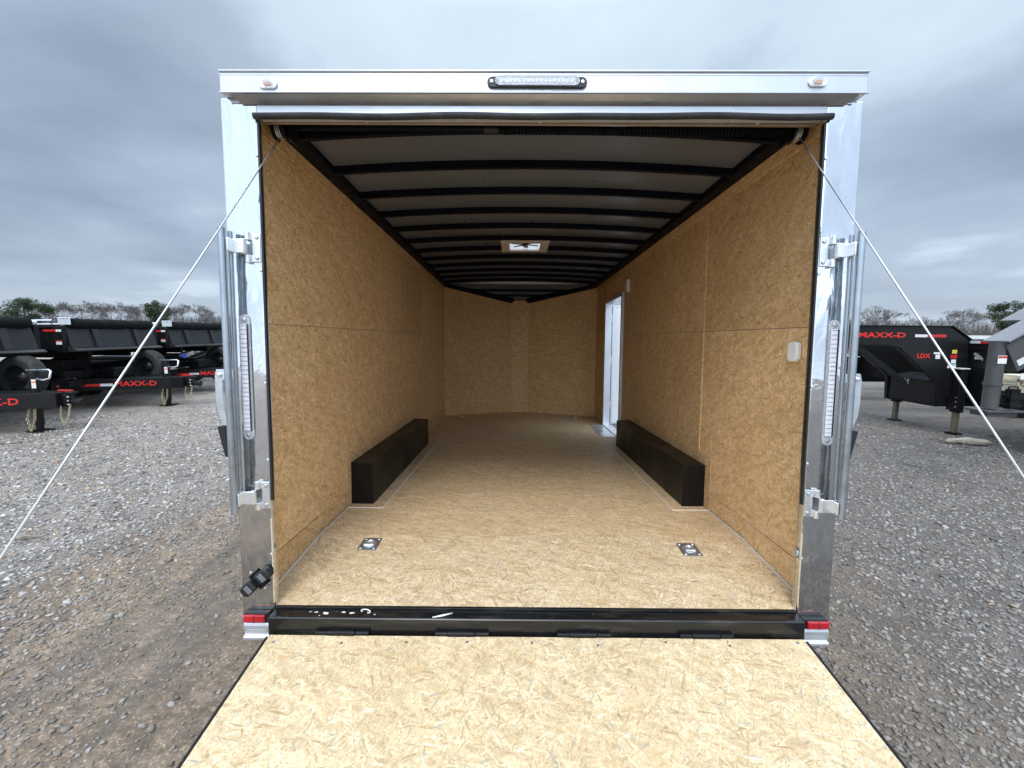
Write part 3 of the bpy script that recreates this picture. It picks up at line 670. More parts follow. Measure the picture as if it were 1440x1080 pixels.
# tail lamps and bumper ends
for sgn, z0 in ((-1, -0.113), (1, -0.121)):
    tlp = empty('tail_lamp'); tlp.parent = T; tlp.location = (0, 0, z0)
    MB().box(sgn*1.166, sgn*1.272, -0.028, -0.001, 0.0, 0.040).build('housing', 'black_plastic', tlp, 0.003)
    MB().box(sgn*1.176, sgn*1.270, -0.040, -0.0285, 0.002, 0.036).build('lens', 'red_lens', tlp, 0.005)
    MB().box(sgn*1.222, sgn*1.224, -0.0408, -0.0395, 0.002, 0.036).build('lens_bar', 'black_plastic', tlp)
    be = MB().prism([(-0.030, -0.117), (0.05, -0.117), (0.05, -0.188), (-0.040, -0.188), (-0.040, -0.176), (-0.028, -0.170), (-0.028, -0.150), (-0.033, -0.145), (-0.033, -0.128)], 'x', *sorted((sgn*1.128, sgn*1.272))).build('bumper_end', 'alu_trim', T, 0.002)
    if sgn > 0:
        be.location.z = -0.006
    MB().lathe([(-0.008, 0.002), (-0.007, 0.006), (0, 0.007)], (sgn*1.16, -0.034, -0.137), 'y', 12).build('bolt', 'zinc', be, smooth=True)
# sill and rear sill face
s0 = MB().prism([(0.010, -0.068), (-0.055, -0.0715), (-0.060, -0.076), (-0.060, -0.19), (0.012, -0.19)], 'x', -1.149, 1.149).build('sill', 'sill_black', T, 0.003)
box('sill_lip', 'sill_black', T, -1.146, 1.146, -0.004, 0.0115, -0.0675, -0.058, 0.002)
b = MB()
hinge = []
for hx in (-0.83, -0.32, 0.20, 0.72):
    hg = empty('ramp_hinge'); hg.parent = T
    for q, w_ in ((-0.085, 0.05), (0.0, 0.115), (0.09, 0.055)):
        MB().tube([(hx+q-w_/2, -0.071, -0.131), (hx+q+w_/2, -0.071, -0.131)], 0.0105 if q else 0.0125, 10).build('knuckle', 'dark_frame', hg, smooth=True)
    MB().box(hx-0.11, hx+0.115, -0.0635, -0.0605, -0.135, -0.117).build('leaf', 'dark_frame', hg)
# lowered ramp
RS = 0.178
rp = empty('ramp'); rp.parent = T; rp.location = (0, -0.078, -0.136); rp.rotation_euler = (math.atan(RS), 0, 0)
box('ramp_board', 'osb_ramp', rp, -1.132, 1.132, -2.10, 0, -0.018, 0, 0.0015)
for y in (-0.03, -0.62, -1.25, -1.9):
    for i in range(9): MB().lathe([(0.0005, 0.0062), (0.0018, 0.0056), (0.0022, 0.002)], (-1.09+0.2725*i+random.uniform(-.02, .02), y+random.uniform(-.012, .012), 0), 'z', 10).build('screw', 'grey_zinc', rp, smooth=True)
for sgn in (-1, 1): MB().box(sgn*1.133, sgn*1.144, -2.11, -0.01, -0.06, 0.0015).build('side_rail', 'black_steel', rp, 0.003)
box('end_rail', 'black_steel', rp, -1.132, 1.132, -2.115, -2.102, -0.06, 0.002, 0.003); box('under_frame', 'dark_frame', rp, -1.13, 1.13, -2.09, -0.02, -0.05, -0.0185)
box('flap', 'osb_ramp', rp, -1.12, 1.12, -2.50, -2.13, -0.016, 0, 0.002)
def cable_run(p, q, zend):
    p, q = Vector(p), Vector(q); d_ = q-p; return [p, p+d_*0.5, p+d_*((zend-p.z)/d_.z)]
CABL = cable_run((-1.129, 0.13, 1.987), (-1.145, -0.974, 0.648), -0.41); CABR = cable_run((1.126, 0.13, 2.004), (1.145, -0.776, 0.780), -0.41)
# lift cables from the spring drums to the ramp's edge
MB().tube(CABL, 0.0029, 8).build('lift_cable', 'cable_steel', T, smooth='all')
MB().tube(CABR, 0.0029, 8).build('lift_cable', 'cable_steel', T, smooth='all')
# torsion spring
sp = empty('lift_spring'); sp.parent = T
MB().tube([(-1.17, 0.2, 2.068), (1.17, 0.2, 2.068)], 0.013, 12).build('shaft', 'black_bow', sp, smooth=True)
hel = []
for i in range(75*8+1):
    t = i/8; hel.append((-0.17+1.24*i/600, 0.2+0.023*math.cos(t*2*math.pi), 2.068+0.023*math.sin(t*2*math.pi)))
MB().tube(hel, 0.0055, 5).build('coil', 'black_bow', sp, smooth='all')
MB().tube([(-0.245, 0.2, 2.068), (-0.18, 0.2, 2.068)], 0.026, 14).build('collar', 'black_steel', sp, smooth=True)
for sgn in (-1, 1):
    MB().lathe([(-0.030, 0.045), (-0.024, 0.050), (-0.020, 0.036), (0.020, 0.034), (0.024, 0.050), (0.030, 0.045)], (sgn*1.155, 0.2, 2.058), 'x', 24).build('cable_drum', 'black_steel', sp, smooth=True)
    b = MB()
    for q in (-0.012, -0.004, 0.005): b.torus((sgn*1.155+q, 0.2, 2.058), 0.038, 0.0032, 'x', 24, 6)
    b.build('wound_cable', 'cable_steel', sp, smooth='all')
    MB().box(sgn*1.10, sgn*1.11, 0.16, 0.24, 2.0, 2.12).build('spring_bracket', 'black_steel', sp, 0.002)
# recessed tie-down rings
def tiedown(x, y, z, rx, far=False):
    td = empty('tie_down_ring'); td.parent = T; td.location = (x, y, z); td.rotation_euler = (rx, 0, 0)
    MB().prism([(-0.045, -0.062), (0.045, -0.062), (0.052, -0.055), (0.052, 0.055), (0.045, 0.062), (-0.045, 0.062), (-0.052, 0.055), (-0.052, -0.055)], 'z', 0.0005, 0.0035).build('plate', 'grey_zinc', td, 0.001)
    MB().lathe([(0.004, 0.037), (0.0062, 0.036), (0.0062, 0.033), (0.0045, 0.028), (0.0042, 0.001)], (0, 0, 0), 'z', 28).build('cup', 'zinc', td, smooth=True)
    MB().torus((0, 0.004, 0.0085), 0.023, 0.0045, 'z', 22, 8).build('ring', 'bright_zinc', td, smooth='all')
    MB().tube([(-0.026, -0.020, 0.009), (0.026, -0.020, 0.009)], 0.0055, 10).build('ring_bar', 'bright_zinc', td, smooth=True)
    b = MB()
    for a in (-1, 1):
        for c_ in (-1, 1): b.lathe([(0.0036, 0.008), (0.0065, 0.006), (0.0072, 0.002)], (a*0.037, c_*0.048, 0), 'z', 12)
    b.build('screws', 'bright_zinc', td, smooth=True)
dv = math.atan2(0.0605, 0.603)
tiedown(-0.900, 0.512, -0.0105, dv); tiedown(0.871, 0.482, -0.0135, dv); tiedown(-0.92, 5.04, 0.0, 0); tiedown(0.89, 5.02, 0, 0)
# inside fittings on the right wall: switch, vent, side door
sw = empty('dome_lamp'); sw.parent = T; sw.location = (1.2275, 0.218, 1.078)
MB().prism([(-0.022, -0.046), (0.022, -0.046), (0.036, -0.034), (0.036, 0.034), (0.022, 0.046), (-0.022, 0.046), (-0.036, 0.034), (-0.036, -0.034)], 'x', -0.026, -0.0005).build('cover', 'white_plastic', sw, 0.007)
MB().box(-0.0245, -0.0225, -0.012, 0.012, -0.024, 0.024).build('rocker', 'white_paint', sw, 0.001)
b = MB()
for a in (-1, 1): b.lathe([(-0.0245, 0.003), (-0.0235, 0.005), (-0.022, 0.005)], (0, 0, a*0.033), 'x', 10)
b.build('screws', 'zinc', sw)
vb = MB().prism([(3.20, 1.76), (3.29, 1.76), (3.29, 1.90), (3.20, 1.90)], 'x', 1.195, 1.2275).build('side_vent', 'white_plastic', T, 0.01)
fr = MB()
fr.box(1.205, 1.30, 3.461, 3.52, 0.0, 1.795); fr.box(1.205, 1.30, 4.40, 4.459, 0.0, 1.795); fr.box(1.205, 1.30, 3.52, 4.40, 1.745, 1.795)
fr = fr.build('door_frame', 'alu_trim', T, 0.003)
th = MB().box(1.0, 1.32, 3.53, 4.42, 0.001, 0.006); th.box(1.19, 1.30, 3.521, 4.399, 0.006, 0.016)
th = th.build('door_threshold', 'bright_zinc', T, 0.002)
b = MB()
for i in range(7): b.box(1.004, 1.185, 3.60+0.12*i, 3.608+0.12*i, 0.0062, 0.0085)
b.build('tread_bar', 'zinc', th)
dr = empty('side_door'); dr.parent = T; dr.location = (1.315, 4.42, 0); dr.rotation_euler = (0, 0, R(8))
MB().box(0.0, 0.88, 0.0, 0.04, 0.02, 1.72).build('door_panel', 'white_paint', dr, 0.004)
b = MB(); b.box(-0.004, 0.02, -0.004, 0.044, 0.015, 1.725); b.box(0.865, 0.885, -0.004, 0.044, 0.015, 1.725); b.box(0.02, 0.865, -0.004, 0.044, 1.70, 1.725); b.box(0.02, 0.865, -0.004, 0.044, 0.015, 0.04)
b.build('door_edge', 'alu_trim', dr, 0.002)
for z in (0.25, 0.9, 1.5): MB().tube([(-0.018, 0.0, z), (-0.018, 0.0, z+0.10)], 0.013, 10).build('hinge', 'bright_zinc', dr, smooth=True)
MB().box(-0.014, -0.006, -0.006, 0.02, 0.02, 1.72).build('hinge_seal', 'rubber', dr)
# roof vent
vt = empty('roof_vent'); vt.parent = T; vt.location = (0, 2.61, 2.12)
b = MB(); zz = (-0.012, 0.008)
b.box(-0.235, -0.150, -0.215, 0.215, *zz); b.box(0.150, 0.235, -0.215, 0.215, *zz); b.box(-0.150, 0.150, -0.215, -0.150, *zz); b.box(-0.150, 0.150, 0.150, 0.215, *zz)
b.build('garnish', 'beige_plastic', vt, 0.006)
b = MB(); zz = (0.006, 0.16)
b.box(-0.176, -0.166, -0.176, 0.176, *zz); b.box(0.166, 0.176, -0.176, 0.176, *zz); b.box(-0.166, 0.166, -0.176, -0.166, *zz); b.box(-0.166, 0.166, 0.166, 0.176, *zz)
b.build('sleeve', 'white_plastic', vt)
MB().prism([(-0.185, 0.17), (-0.15, 0.20), (0.15, 0.20), (0.185, 0.17), (0.185, 0.165), (0.148, 0.194), (-0.148, 0.194), (-0.185, 0.165)], 'y', -0.185, 0.185).build('lid', 'vent_lid', vt)
b = MB()
for a in (18, 78, 138): b.box(-0.14, 0.14, -0.012, 0.012, 0.014, 0.019, Matrix.Rotation(R(a), 4, 'Z'))
b.lathe([(0.004, 0.03), (0.03, 0.03)], (0, 0, 0), 'z', 14)
b.build('fan', 'grey_steel', vt)
b = MB().box(-0.008, 0.008, -0.16, 0.15, 0.02, 0.03); b.lathe([(-0.02, 0.030), (-0.005, 0.032), (0.01, 0.022)], (0, -0.15, 0), 'z', 16)
b.build('crank', 'black_plastic', vt, smooth=True)
# axles, wheels and fenders outside
for sgn in (-1, 1):
    b = MB(); rr_ = []
    for i in range(17):
        t = math.pi*i/16; rr_.append((2.07-0.97*math.cos(t)*1.0 if False else 2.07-1.0*math.cos(t), 0.03+0.36*min(1.0, 1.6*math.sin(t))))
    b.prism(rr_, 'x', *sorted((sgn*1.297, sgn*1.30))).build('fender', 'alu_trim', T)
    for y in (1.66, 2.50):
        wl = empty('wheel'); wl.parent = T; wl.location = (sgn*1.19, y, -0.08)
        MB().lathe([(-0.10, 0.19), (-0.10, 0.31), (-0.07, 0.335), (0.07, 0.335), (0.10, 0.31), (0.10, 0.19)], (0, 0, 0), 'x', 36, False).build('tyre', 'rubber', wl, smooth=True)
        MB().lathe([(-0.08, 0.10), (-0.08, 0.188), (0.08, 0.188), (0.06, 0.10), (0.085, 0.04)], (0, 0, 0), 'x', 28).build('rim', 'rim_silver', wl, smooth=True)
box('chassis', 'dark_frame', T, -1.0, 1.0, 0.02, 5.1, -0.19, -0.095)

# scraps lying on the sill
TM = Matrix.Translation((0, 0, TRZ)) @ MT
def on_sill(x, y, dz=0): return TM @ Vector((x, y, -0.0715+dz))
paint('scrap_white', (0.72, 0.71, 0.66), 0.5, var=0.05)
p = on_sill(-0.735, -0.028)
arc = [(p.x+0.019*math.cos(R(a))-0.004, p.y+0.010*math.sin(R(a)), p.z+0.006+0.010*abs(math.sin(R(a/2)))) for a in range(-60, 230, 18)]
tag(MB().tube(arc, 0.0028, 6).build('plastic_curl', 'scrap_white', None, smooth='all'), 'small curled white plastic strip lying on the black sill', 'scrap')
p = on_sill(-0.40, -0.045)
tag(MB().tube([(p.x-0.045, p.y-0.010, p.z+0.004), (p.x, p.y, p.z+0.007), (p.x+0.038, p.y+0.018, p.z+0.005)], [0.002, 0.0045, 0.0025], 6).build('wood_sliver', 'scrap_white', None, smooth='all'), 'pale wood sliver lying across the black sill edge', 'scrap')
for i, (fx, fy, fs) in enumerate(((-0.985, -0.020, 0.008), (-0.957, -0.022, 0.014), (-0.915, -0.030, 0.017), (-0.868, -0.018, 0.007), (-0.838, -0.022, 0.012), (-0.802, -0.028, 0.016), (-0.935, -0.045, 0.008), (-0.70, -0.035, 0.006))):
    p = on_sill(fx, fy); m_ = 9; ring = []
    for j in range(m_):
        t = 2*math.pi*j/m_; q = fs*random.uniform(0.35, 1.1); ring.append((p.x+q*math.cos(t), p.y+q*0.42*math.sin(t), p.z+0.0004+(0.05*q if j % 3 else 0.14*q)))
    b = MB().add(ring + [(v[0], v[1], v[2]+0.0012) for v in ring], [tuple(range(m_))[::-1], tuple(range(m_, 2*m_))] + [(j, (j+1) % m_, (j+1) % m_+m_, j+m_) for j in range(m_)])
    tag(b.build('paint_flake', 'scrap_white', None), 'tiny white flake among the scattered flakes on the left of the black sill', 'flake', 'white flakes on the sill')

# ------------------------------------------------------------------ shared trailer pieces
def wheel(par, loc, r=0.37, w=0.24, axis='y', name='wheel', rim='rim_black'):
    wl = empty(name); wl.parent = par; wl.location = loc
    pr = [(-w*0.42, r*0.56), (-w*0.5, r*0.80), (-w*0.44, r*0.93), (-w*0.36, r*0.985)]
    for q in (-0.24, -0.12, 0.0, 0.12, 0.24): pr += [(w*(q-0.05), r), (w*(q+0.045), r), (w*(q+0.05), r*0.972), (w*(q+0.065), r*0.972)]
    pr += [(w*0.36, r*0.985), (w*0.44, r*0.93), (w*0.5, r*0.80), (w*0.42, r*0.56)]
    MB().lathe(pr, (0, 0, 0), axis, 40, False).build('tyre', 'rubber', wl, smooth=True)
    s_ = -1
    b = MB().lathe([(w*0.38, r*0.555), (-w*0.40, r*0.555), (-w*0.36, r*0.50), (-w*0.10, r*0.46), (-w*0.06, r*0.30), (-w*0.20, r*0.22), (-w*0.30, r*0.10)], (0, 0, 0), axis, 32)
    for i in range(8):
        a = 2*math.pi*i/8; c0 = Vector((math.cos(a)*r*0.30, 0, math.sin(a)*r*0.30)) if axis == 'y' else Vector((0, math.cos(a)*r*0.30, math.sin(a)*r*0.30))
        b.lathe([(-w*0.14, r*0.030), (-w*0.07, r*0.036)], c0, axis, 6)
    b.build('rim', rim, wl, smooth=True)
    return wl
def chain(par, pts, link=0.045, mat='chain_gold', name='safety_chain'):
    pts = [Vector(p) for p in pts]; b = MB(); d = 0
    tot = sum((pts[i+1]-pts[i]).length for i in range(len(pts)-1)); n_ = max(3, int(tot/(link*0.72)))
    for i in range(n_):
        s_ = tot*(i+0.5)/n_; j = 0
        while j < len(pts)-2 and s_ > (pts[j+1]-pts[j]).length: s_ -= (pts[j+1]-pts[j]).length; j += 1
        dr_ = (pts[j+1]-pts[j]).normalized(); p = pts[j]+dr_*s_
        rot = dr_.to_track_quat('X', 'Z').to_matrix() @ Matrix.Rotation(R(90*(i % 2)), 3, 'X')
        k0 = len(b.v); b.torus((0, 0, 0), link*0.32, link*0.085, 'z', 10, 5, 1.5, 1.0)
        for q in range(k0, len(b.v)): b.v[q] = tuple(p + rot @ Vector(b.v[q]))
    return b.build(name, mat, par, smooth='all')
def sticker(par, mat, x0, x1, y0, y1, z0, z1): return box('sticker', mat, par, x0, x1, y0, y1, z0, z1)

# ------------------------------------------------------------------ left: dump trailers (origin on the ground under the bed's front edge; +x is the tongue)
def make_dump():
    d = empty('dump_trailer')
    HB = 0.99
    fp = MB().prism([(0.02, 1.27), (0.10, 1.27), (0.0, 1.66), (-0.06, 1.66)], 'y', -HB, HB)
    for y in (-0.45, 0.50): fp.prism([(0.102, 1.275), (0.150, 1.275), (0.050, 1.645), (0.002, 1.645)], 'y', y-0.07, y+0.07)
    fp.build('front_panel', 'grey_steel', d, 0.006)
    MB().prism([(-0.10, 1.20), (0.20, 1.20), (0.22, 1.225), (0.16, 1.268), (-0.10, 1.268)], 'y', -HB-0.03, HB+0.03).build('front_ledge', 'grey_steel', d, 0.004)
    for s_ in (-1, 1):
        b = MB().box(-4.3, -0.03, s_*(HB-0.01), s_*(HB+0.03), 1.22, 1.68)
        for i in range(8): b.box(-4.25+0.58*i, -4.17+0.58*i, s_*(HB+0.03), s_*(HB+0.09), 1.22, 1.66)
        b.box(-0.12, 0.03, s_*(HB+0.012), s_*(HB+0.10), 1.19, 1.70)
        b.box(-4.3, -0.121, s_*(HB-0.03), s_*(HB+0.10), 1.66, 1.72)
        sp_ = b.build('side_panel', 'black_steel', d, 0.005)
        sticker(sp_, 'tape_red', -0.32, -0.08, s_*(HB+0.102), s_*(HB+0.105), 1.585, 1.625); sticker(sp_, 'tape_white', -0.08, 0.02, s_*(HB+0.102), s_*(HB+0.105), 1.585, 1.625)
        sticker(sp_, 'sticker_white', -0.10, 0.01, s_*(HB+0.102), s_*(HB+0.105), 1.34, 1.42)
        sticker(sp_, 'tape_red', -0.10, 0.01, s_*(HB+0.1052), s_*(HB+0.1056), 1.395, 1.42)
    box('tailgate', 'black_steel', d, -4.36, -4.31, -HB, HB, 1.22, 1.70, 0.005); box('bed_floor', 'black_steel', d, -4.3, 0.018, -HB+0.02, HB-0.02, 1.20, 1.262)
    # rolled tarp along the top of the front panel
    pts = [(0.0+0.012*math.sin(i*1.7), -0.92+1.86*i/14, 1.745+0.006*math.sin(i*2.3)) for i in range(15)]
    tr = MB().tube(pts, [0.098+0.006*math.sin(i*1.1) for i in range(15)], 18).build('tarp_roll', 'tarp_mesh', d, smooth=True)
    b = MB().box(-0.12, 0.12, -1.0, -0.99, 1.72, 1.86); b.tube([(-0.05, -0.99, 1.845), (-0.02, -0.86, 1.85), (0.07, -0.86, 1.80)], 0.014, 8); b.box(-0.10, 0.09, -1.05, -0.88, 1.84, 1.852)
    b.build('tarp_bracket', 'bright_zinc', tr, 0.002); b = MB().tube([(0.0, 0.95, 1.745), (0.0, 1.06, 1.745)], 0.05, 12); b.build('tarp_gear', 'bright_zinc', tr, smooth=True)
    MB().tube([(-0.3, -0.96, 1.70), (-0.2, -1.02, 1.80), (-4.0, -1.02, 1.74)], 0.018, 8).build('tarp_arm', 'bright_zinc', tr, smooth=True)
    # chassis
    b = MB()
    for s_ in (-1, 1): b.beam((-4.3, s_*0.45, 0.74), (-0.2, s_*0.45, 0.74), 0.07, 0.22); b.beam((-4.25, s_*0.45, 1.12), (-0.1, s_*0.45, 1.12), 0.08, 0.14)
    for x in (-4.2, -3.2, -2.2, -1.2, -0.25): b.box(x-0.04, x+0.04, -0.9, 0.9, 0.66, 0.80)
    b.box(-0.30, -0.10, -0.95, 0.95, 0.50, 0.62)
    b.beam((-1.9, 0.0, 0.70), (-0.9, 0.0, 1.10), 0.14, 0.14); b.beam((-0.28, -0.42, 0.6), (-0.28, -0.42, 1.19), 0.07, 0.07)
    b.build('chassis', 'dark_frame', d)
    for y in (-1.20, 0.86): box('fender', 'black_steel', d, -3.75, -1.35, y, y+0.34, 0.80, 0.86, 0.004)
    for x in (-2.05, -3.0):
        for y in (-1.02, 1.02): wheel(d, (x, y, 0.37), rim='rim_silver' if y > 0 else 'rim_black')
    box('pump_box', 'dark_frame', d, -0.95, -0.45, -0.70, -0.10, 0.70, 1.02, 0.01)
    box('battery_box', 'dark_frame', d, -0.08, 0.20, -0.28, 0.20, 0.63, 0.84, 0.02)
    # tongue
    for s_ in (-1, 1):
        p0, p1 = Vector((-0.62, s_*0.78, 0.505)), Vector((1.32, s_*0.10, 0.505))
        tb = MB().beam(p0, p1, 0.055, 0.235)
        dx = (p1-p0).normalized(); yaw = math.atan2(dx.y, dx.x)
        tb = tb.build('tongue_beam', 'black_steel', d, 0.004)
        # the writing sits on the outer face of each beam
        side = Vector((dx.y, -dx.x, 0))*(1 if s_ < 0 else -1)
        if s_ < 0:
            lettering('MAXX-D', 'red_letter', tb, 0.105, 0.72, p0 + dx*1.02 + side*0.0285 + Vector((0, 0, -0.045)), (R(90), 0, yaw))
            for q0, q1, mt_ in ((0.46, 0.78, 'tape_red'), (0.78, 0.99, 'tape_white')):
                mq = Matrix.Translation(p0) @ Matrix.Rotation(yaw, 4, 'Z')
                MB().box(q0, q1, -0.0305, -0.0285, -0.035, 0.018, mq).build('reflective_tape', mt_, tb)
    n0 = set(d.children)
    b = MB().box(0.86, 1.24, -0.15, 0.15, 0.395, 0.632); b.box(-0.4, 0.86, -0.20, 0.20, 0.585, 0.622)
    b.build('tongue_nose', 'black_steel', d, 0.006)
    cp = MB().box(1.242, 1.33, -0.07, 0.07, 0.40, 0.61); cp.box(1.33, 1.39, -0.03, 0.03, 0.46, 0.55); cp.tube([(1.36, 0, 0.49), (1.52, 0, 0.475)], [0.045, 0.06], 12)
    cp.box(1.27, 1.41, -0.055, 0.055, 0.612, 0.64)
    cp = cp.build('coupler', 'black_steel', d, 0.006, smooth=True); MB().box(1.10, 1.32, 0.02, 0.06, 0.641, 0.665).build('latch', 'tape_red', cp, 0.004)
    b = MB()
    for z in (0.44, 0.50, 0.56): b.lathe([(0.0, 0.016), (0.014, 0.014)], (1.33, -0.05, z), 'x', 8)
    b.build('coupler_bolts', 'bright_zinc', cp)
    jk = MB().tube([(0.80, -0.02, 0.10), (0.80, -0.02, 0.92)], 0.06, 16).build('jack', 'black_steel', d, smooth=True)
    MB().tube([(0.80, -0.02, 0.02), (0.80, -0.02, 0.35)], 0.046, 14).build('jack_leg', 'dark_frame', jk, smooth=True); MB().box(0.68, 0.92, -0.14, 0.10, 0.0, 0.018).build('jack_foot', 'dark_frame', jk, 0.004)
    MB().tube([(0.72, -0.05, 0.98), (1.08, -0.05, 0.99), (1.12, -0.06, 0.97), (1.11, -0.08, 0.86), (1.02, -0.09, 0.83), (0.90, -0.08, 0.85)], 0.016, 8).build('jack_crank', 'zinc', jk, smooth='all')
    MB().lathe([(0.0, 0.062), (0.05, 0.058), (0.075, 0.03)], (0.80, -0.02, 0.92), 'z', 16).build('jack_cap', 'black_steel', jk, smooth=True)
    MB().box(0.815, 0.885, -0.084, -0.082, 0.70, 0.84).build('jack_sticker', 'sticker_white', jk); MB().box(0.815, 0.885, -0.0855, -0.0845, 0.785, 0.81).build('jack_sticker', 'sticker_orange', jk)
    chain(d, [(0.84, -0.16, 0.44), (0.78, -0.17, 0.22), (0.82, -0.17, 0.02), (0.90, -0.17, 0.22), (0.90, -0.15, 0.40)], 0.05)
    chain(d, [(1.26, -0.10, 0.42), (1.25, -0.11, 0.25), (1.29, -0.11, 0.12), (1.36, -0.10, 0.25), (1.37, -0.06, 0.44)], 0.04)
    for ch in set(d.children)-n0: ch.location.x += 0.28
    wheel(d, (0.16, 0.62, 0.80), 0.375, 0.25, 'y', 'spare_wheel')
    MB().beam((0.16, 0.75, 0.60), (0.16, 0.75, 1.0), 0.10, 0.06, (1, 0, 0)).build('spare_bracket', 'black_steel', d)
    for y, z, w_, h_, mt_ in ((-0.72, 1.33, 0.26, 0.075, 'sticker_white'), (0.70, 1.36, 0.10, 0.10, 'sticker_white'), (0.83, 1.32, 0.07, 0.05, 'blue_mark'), (0.90, 1.31, 0.06, 0.06, 'sticker_white'), (0.60, 1.31, 0.09, 0.045, 'sticker_orange'), (0.93, 1.40, 0.09, 0.055, 'sticker_teal'), (0.76, 1.50, 0.12, 0.05, 'sticker_white')):
        # panel face leans back: x of the face at height z
        fx = 0.10 - 0.10*(z+h_/2-1.27)/0.39 + 0.001
        mq = Matrix.Translation((fx, y, z)) @ Matrix.Rotation(-math.atan2(0.10, 0.39), 4, 'Y')
        MB().box(0.0005, 0.003, -w_/2, w_/2, -h_/2, h_/2, mq).build('sticker', mt_, d)
    MB().lathe([(-0.012, 0.024), (0, 0.026)], (-0.45, -0.82, 0.50), 'y', 12).build('side_marker', 'sticker_orange', d)
    return d
D1 = make_dump()
G1 = 'black dump trailers parked in a row'
tag(D1, 'black dump trailer in the middle of its row, with its whole red lettering in view', 'trailer', G1); D1.location = (-8.72, 7.52, 0)
D2 = copy_tree(D1); D2.location = (-8.80, 5.02, 0); D2['label'] = 'black dump trailer nearest the camera, cut off by the left edge of the photo'
D3 = copy_tree(D1); D3.location = (-8.70, 9.95, 0); D3['label'] = 'black dump trailer farthest along its row, its tongue behind the left lock bar'

# tilted-deck trailer behind the row
tt = empty('deck_trailer', (-11.74, 12.3, 0), label='black trailer with a sloping deck and grey lettering behind the dump trailers', cat='trailer')
yawt = R(0)
bm_ = MB().beam((0.0, 0, 0.46), (3.3, 0, 1.68), 0.10, 0.30).build('deck_beam', 'black_steel', tt, 0.004)
sl_ = math.atan2(1.22, 3.3)
lettering('LOAD TRAIL', 'grey_letter', bm_, 0.12, 0.58, (0.98, -0.0515, 0.775), (R(90), -sl_, 0))
b = MB().beam((0.76, -0.0525, 0.74), (0.93, -0.0525, 0.80), 0.003, 0.18); b.build('logo', 'blue_mark', bm_)
MB().beam((0.0, 2.0, 0.46), (3.3, 2.0, 1.68), 0.10, 0.30).build('deck_beam', 'black_steel', tt, 0.004)
b = MB()
for i in range(9): q = (i+0.5)/9; b.beam((3.3*q, 0.06, 0.46+1.22*q), (3.3*q, 1.94, 0.46+1.22*q), 0.08, 0.14)
b.build('crossmember', 'dark_frame', tt)
b = MB()
for y in (0, 2.0): b.beam((-0.3, y, 0.58), (4.3, y, 0.58), 0.08, 0.16); b.beam((3.0, y, 0.5), (3.0, y, 1.5), 0.08, 0.10, (1, 0, 0))
b.build('frame', 'dark_frame', tt)
for x in (1.2, 2.1):
    for y in (-0.12, 2.12): wheel(tt, (x, y, 0.36), rim='rim_silver')
MB().lathe([(-0.003, 0.05), (0.0, 0.05)], (1.95, -0.052, 1.19), 'y', 14).build('badge', 'sticker_white', tt); box('sticker', 'sticker_white', tt, 2.55, 2.75, -0.0545, -0.0515, 1.36, 1.46)

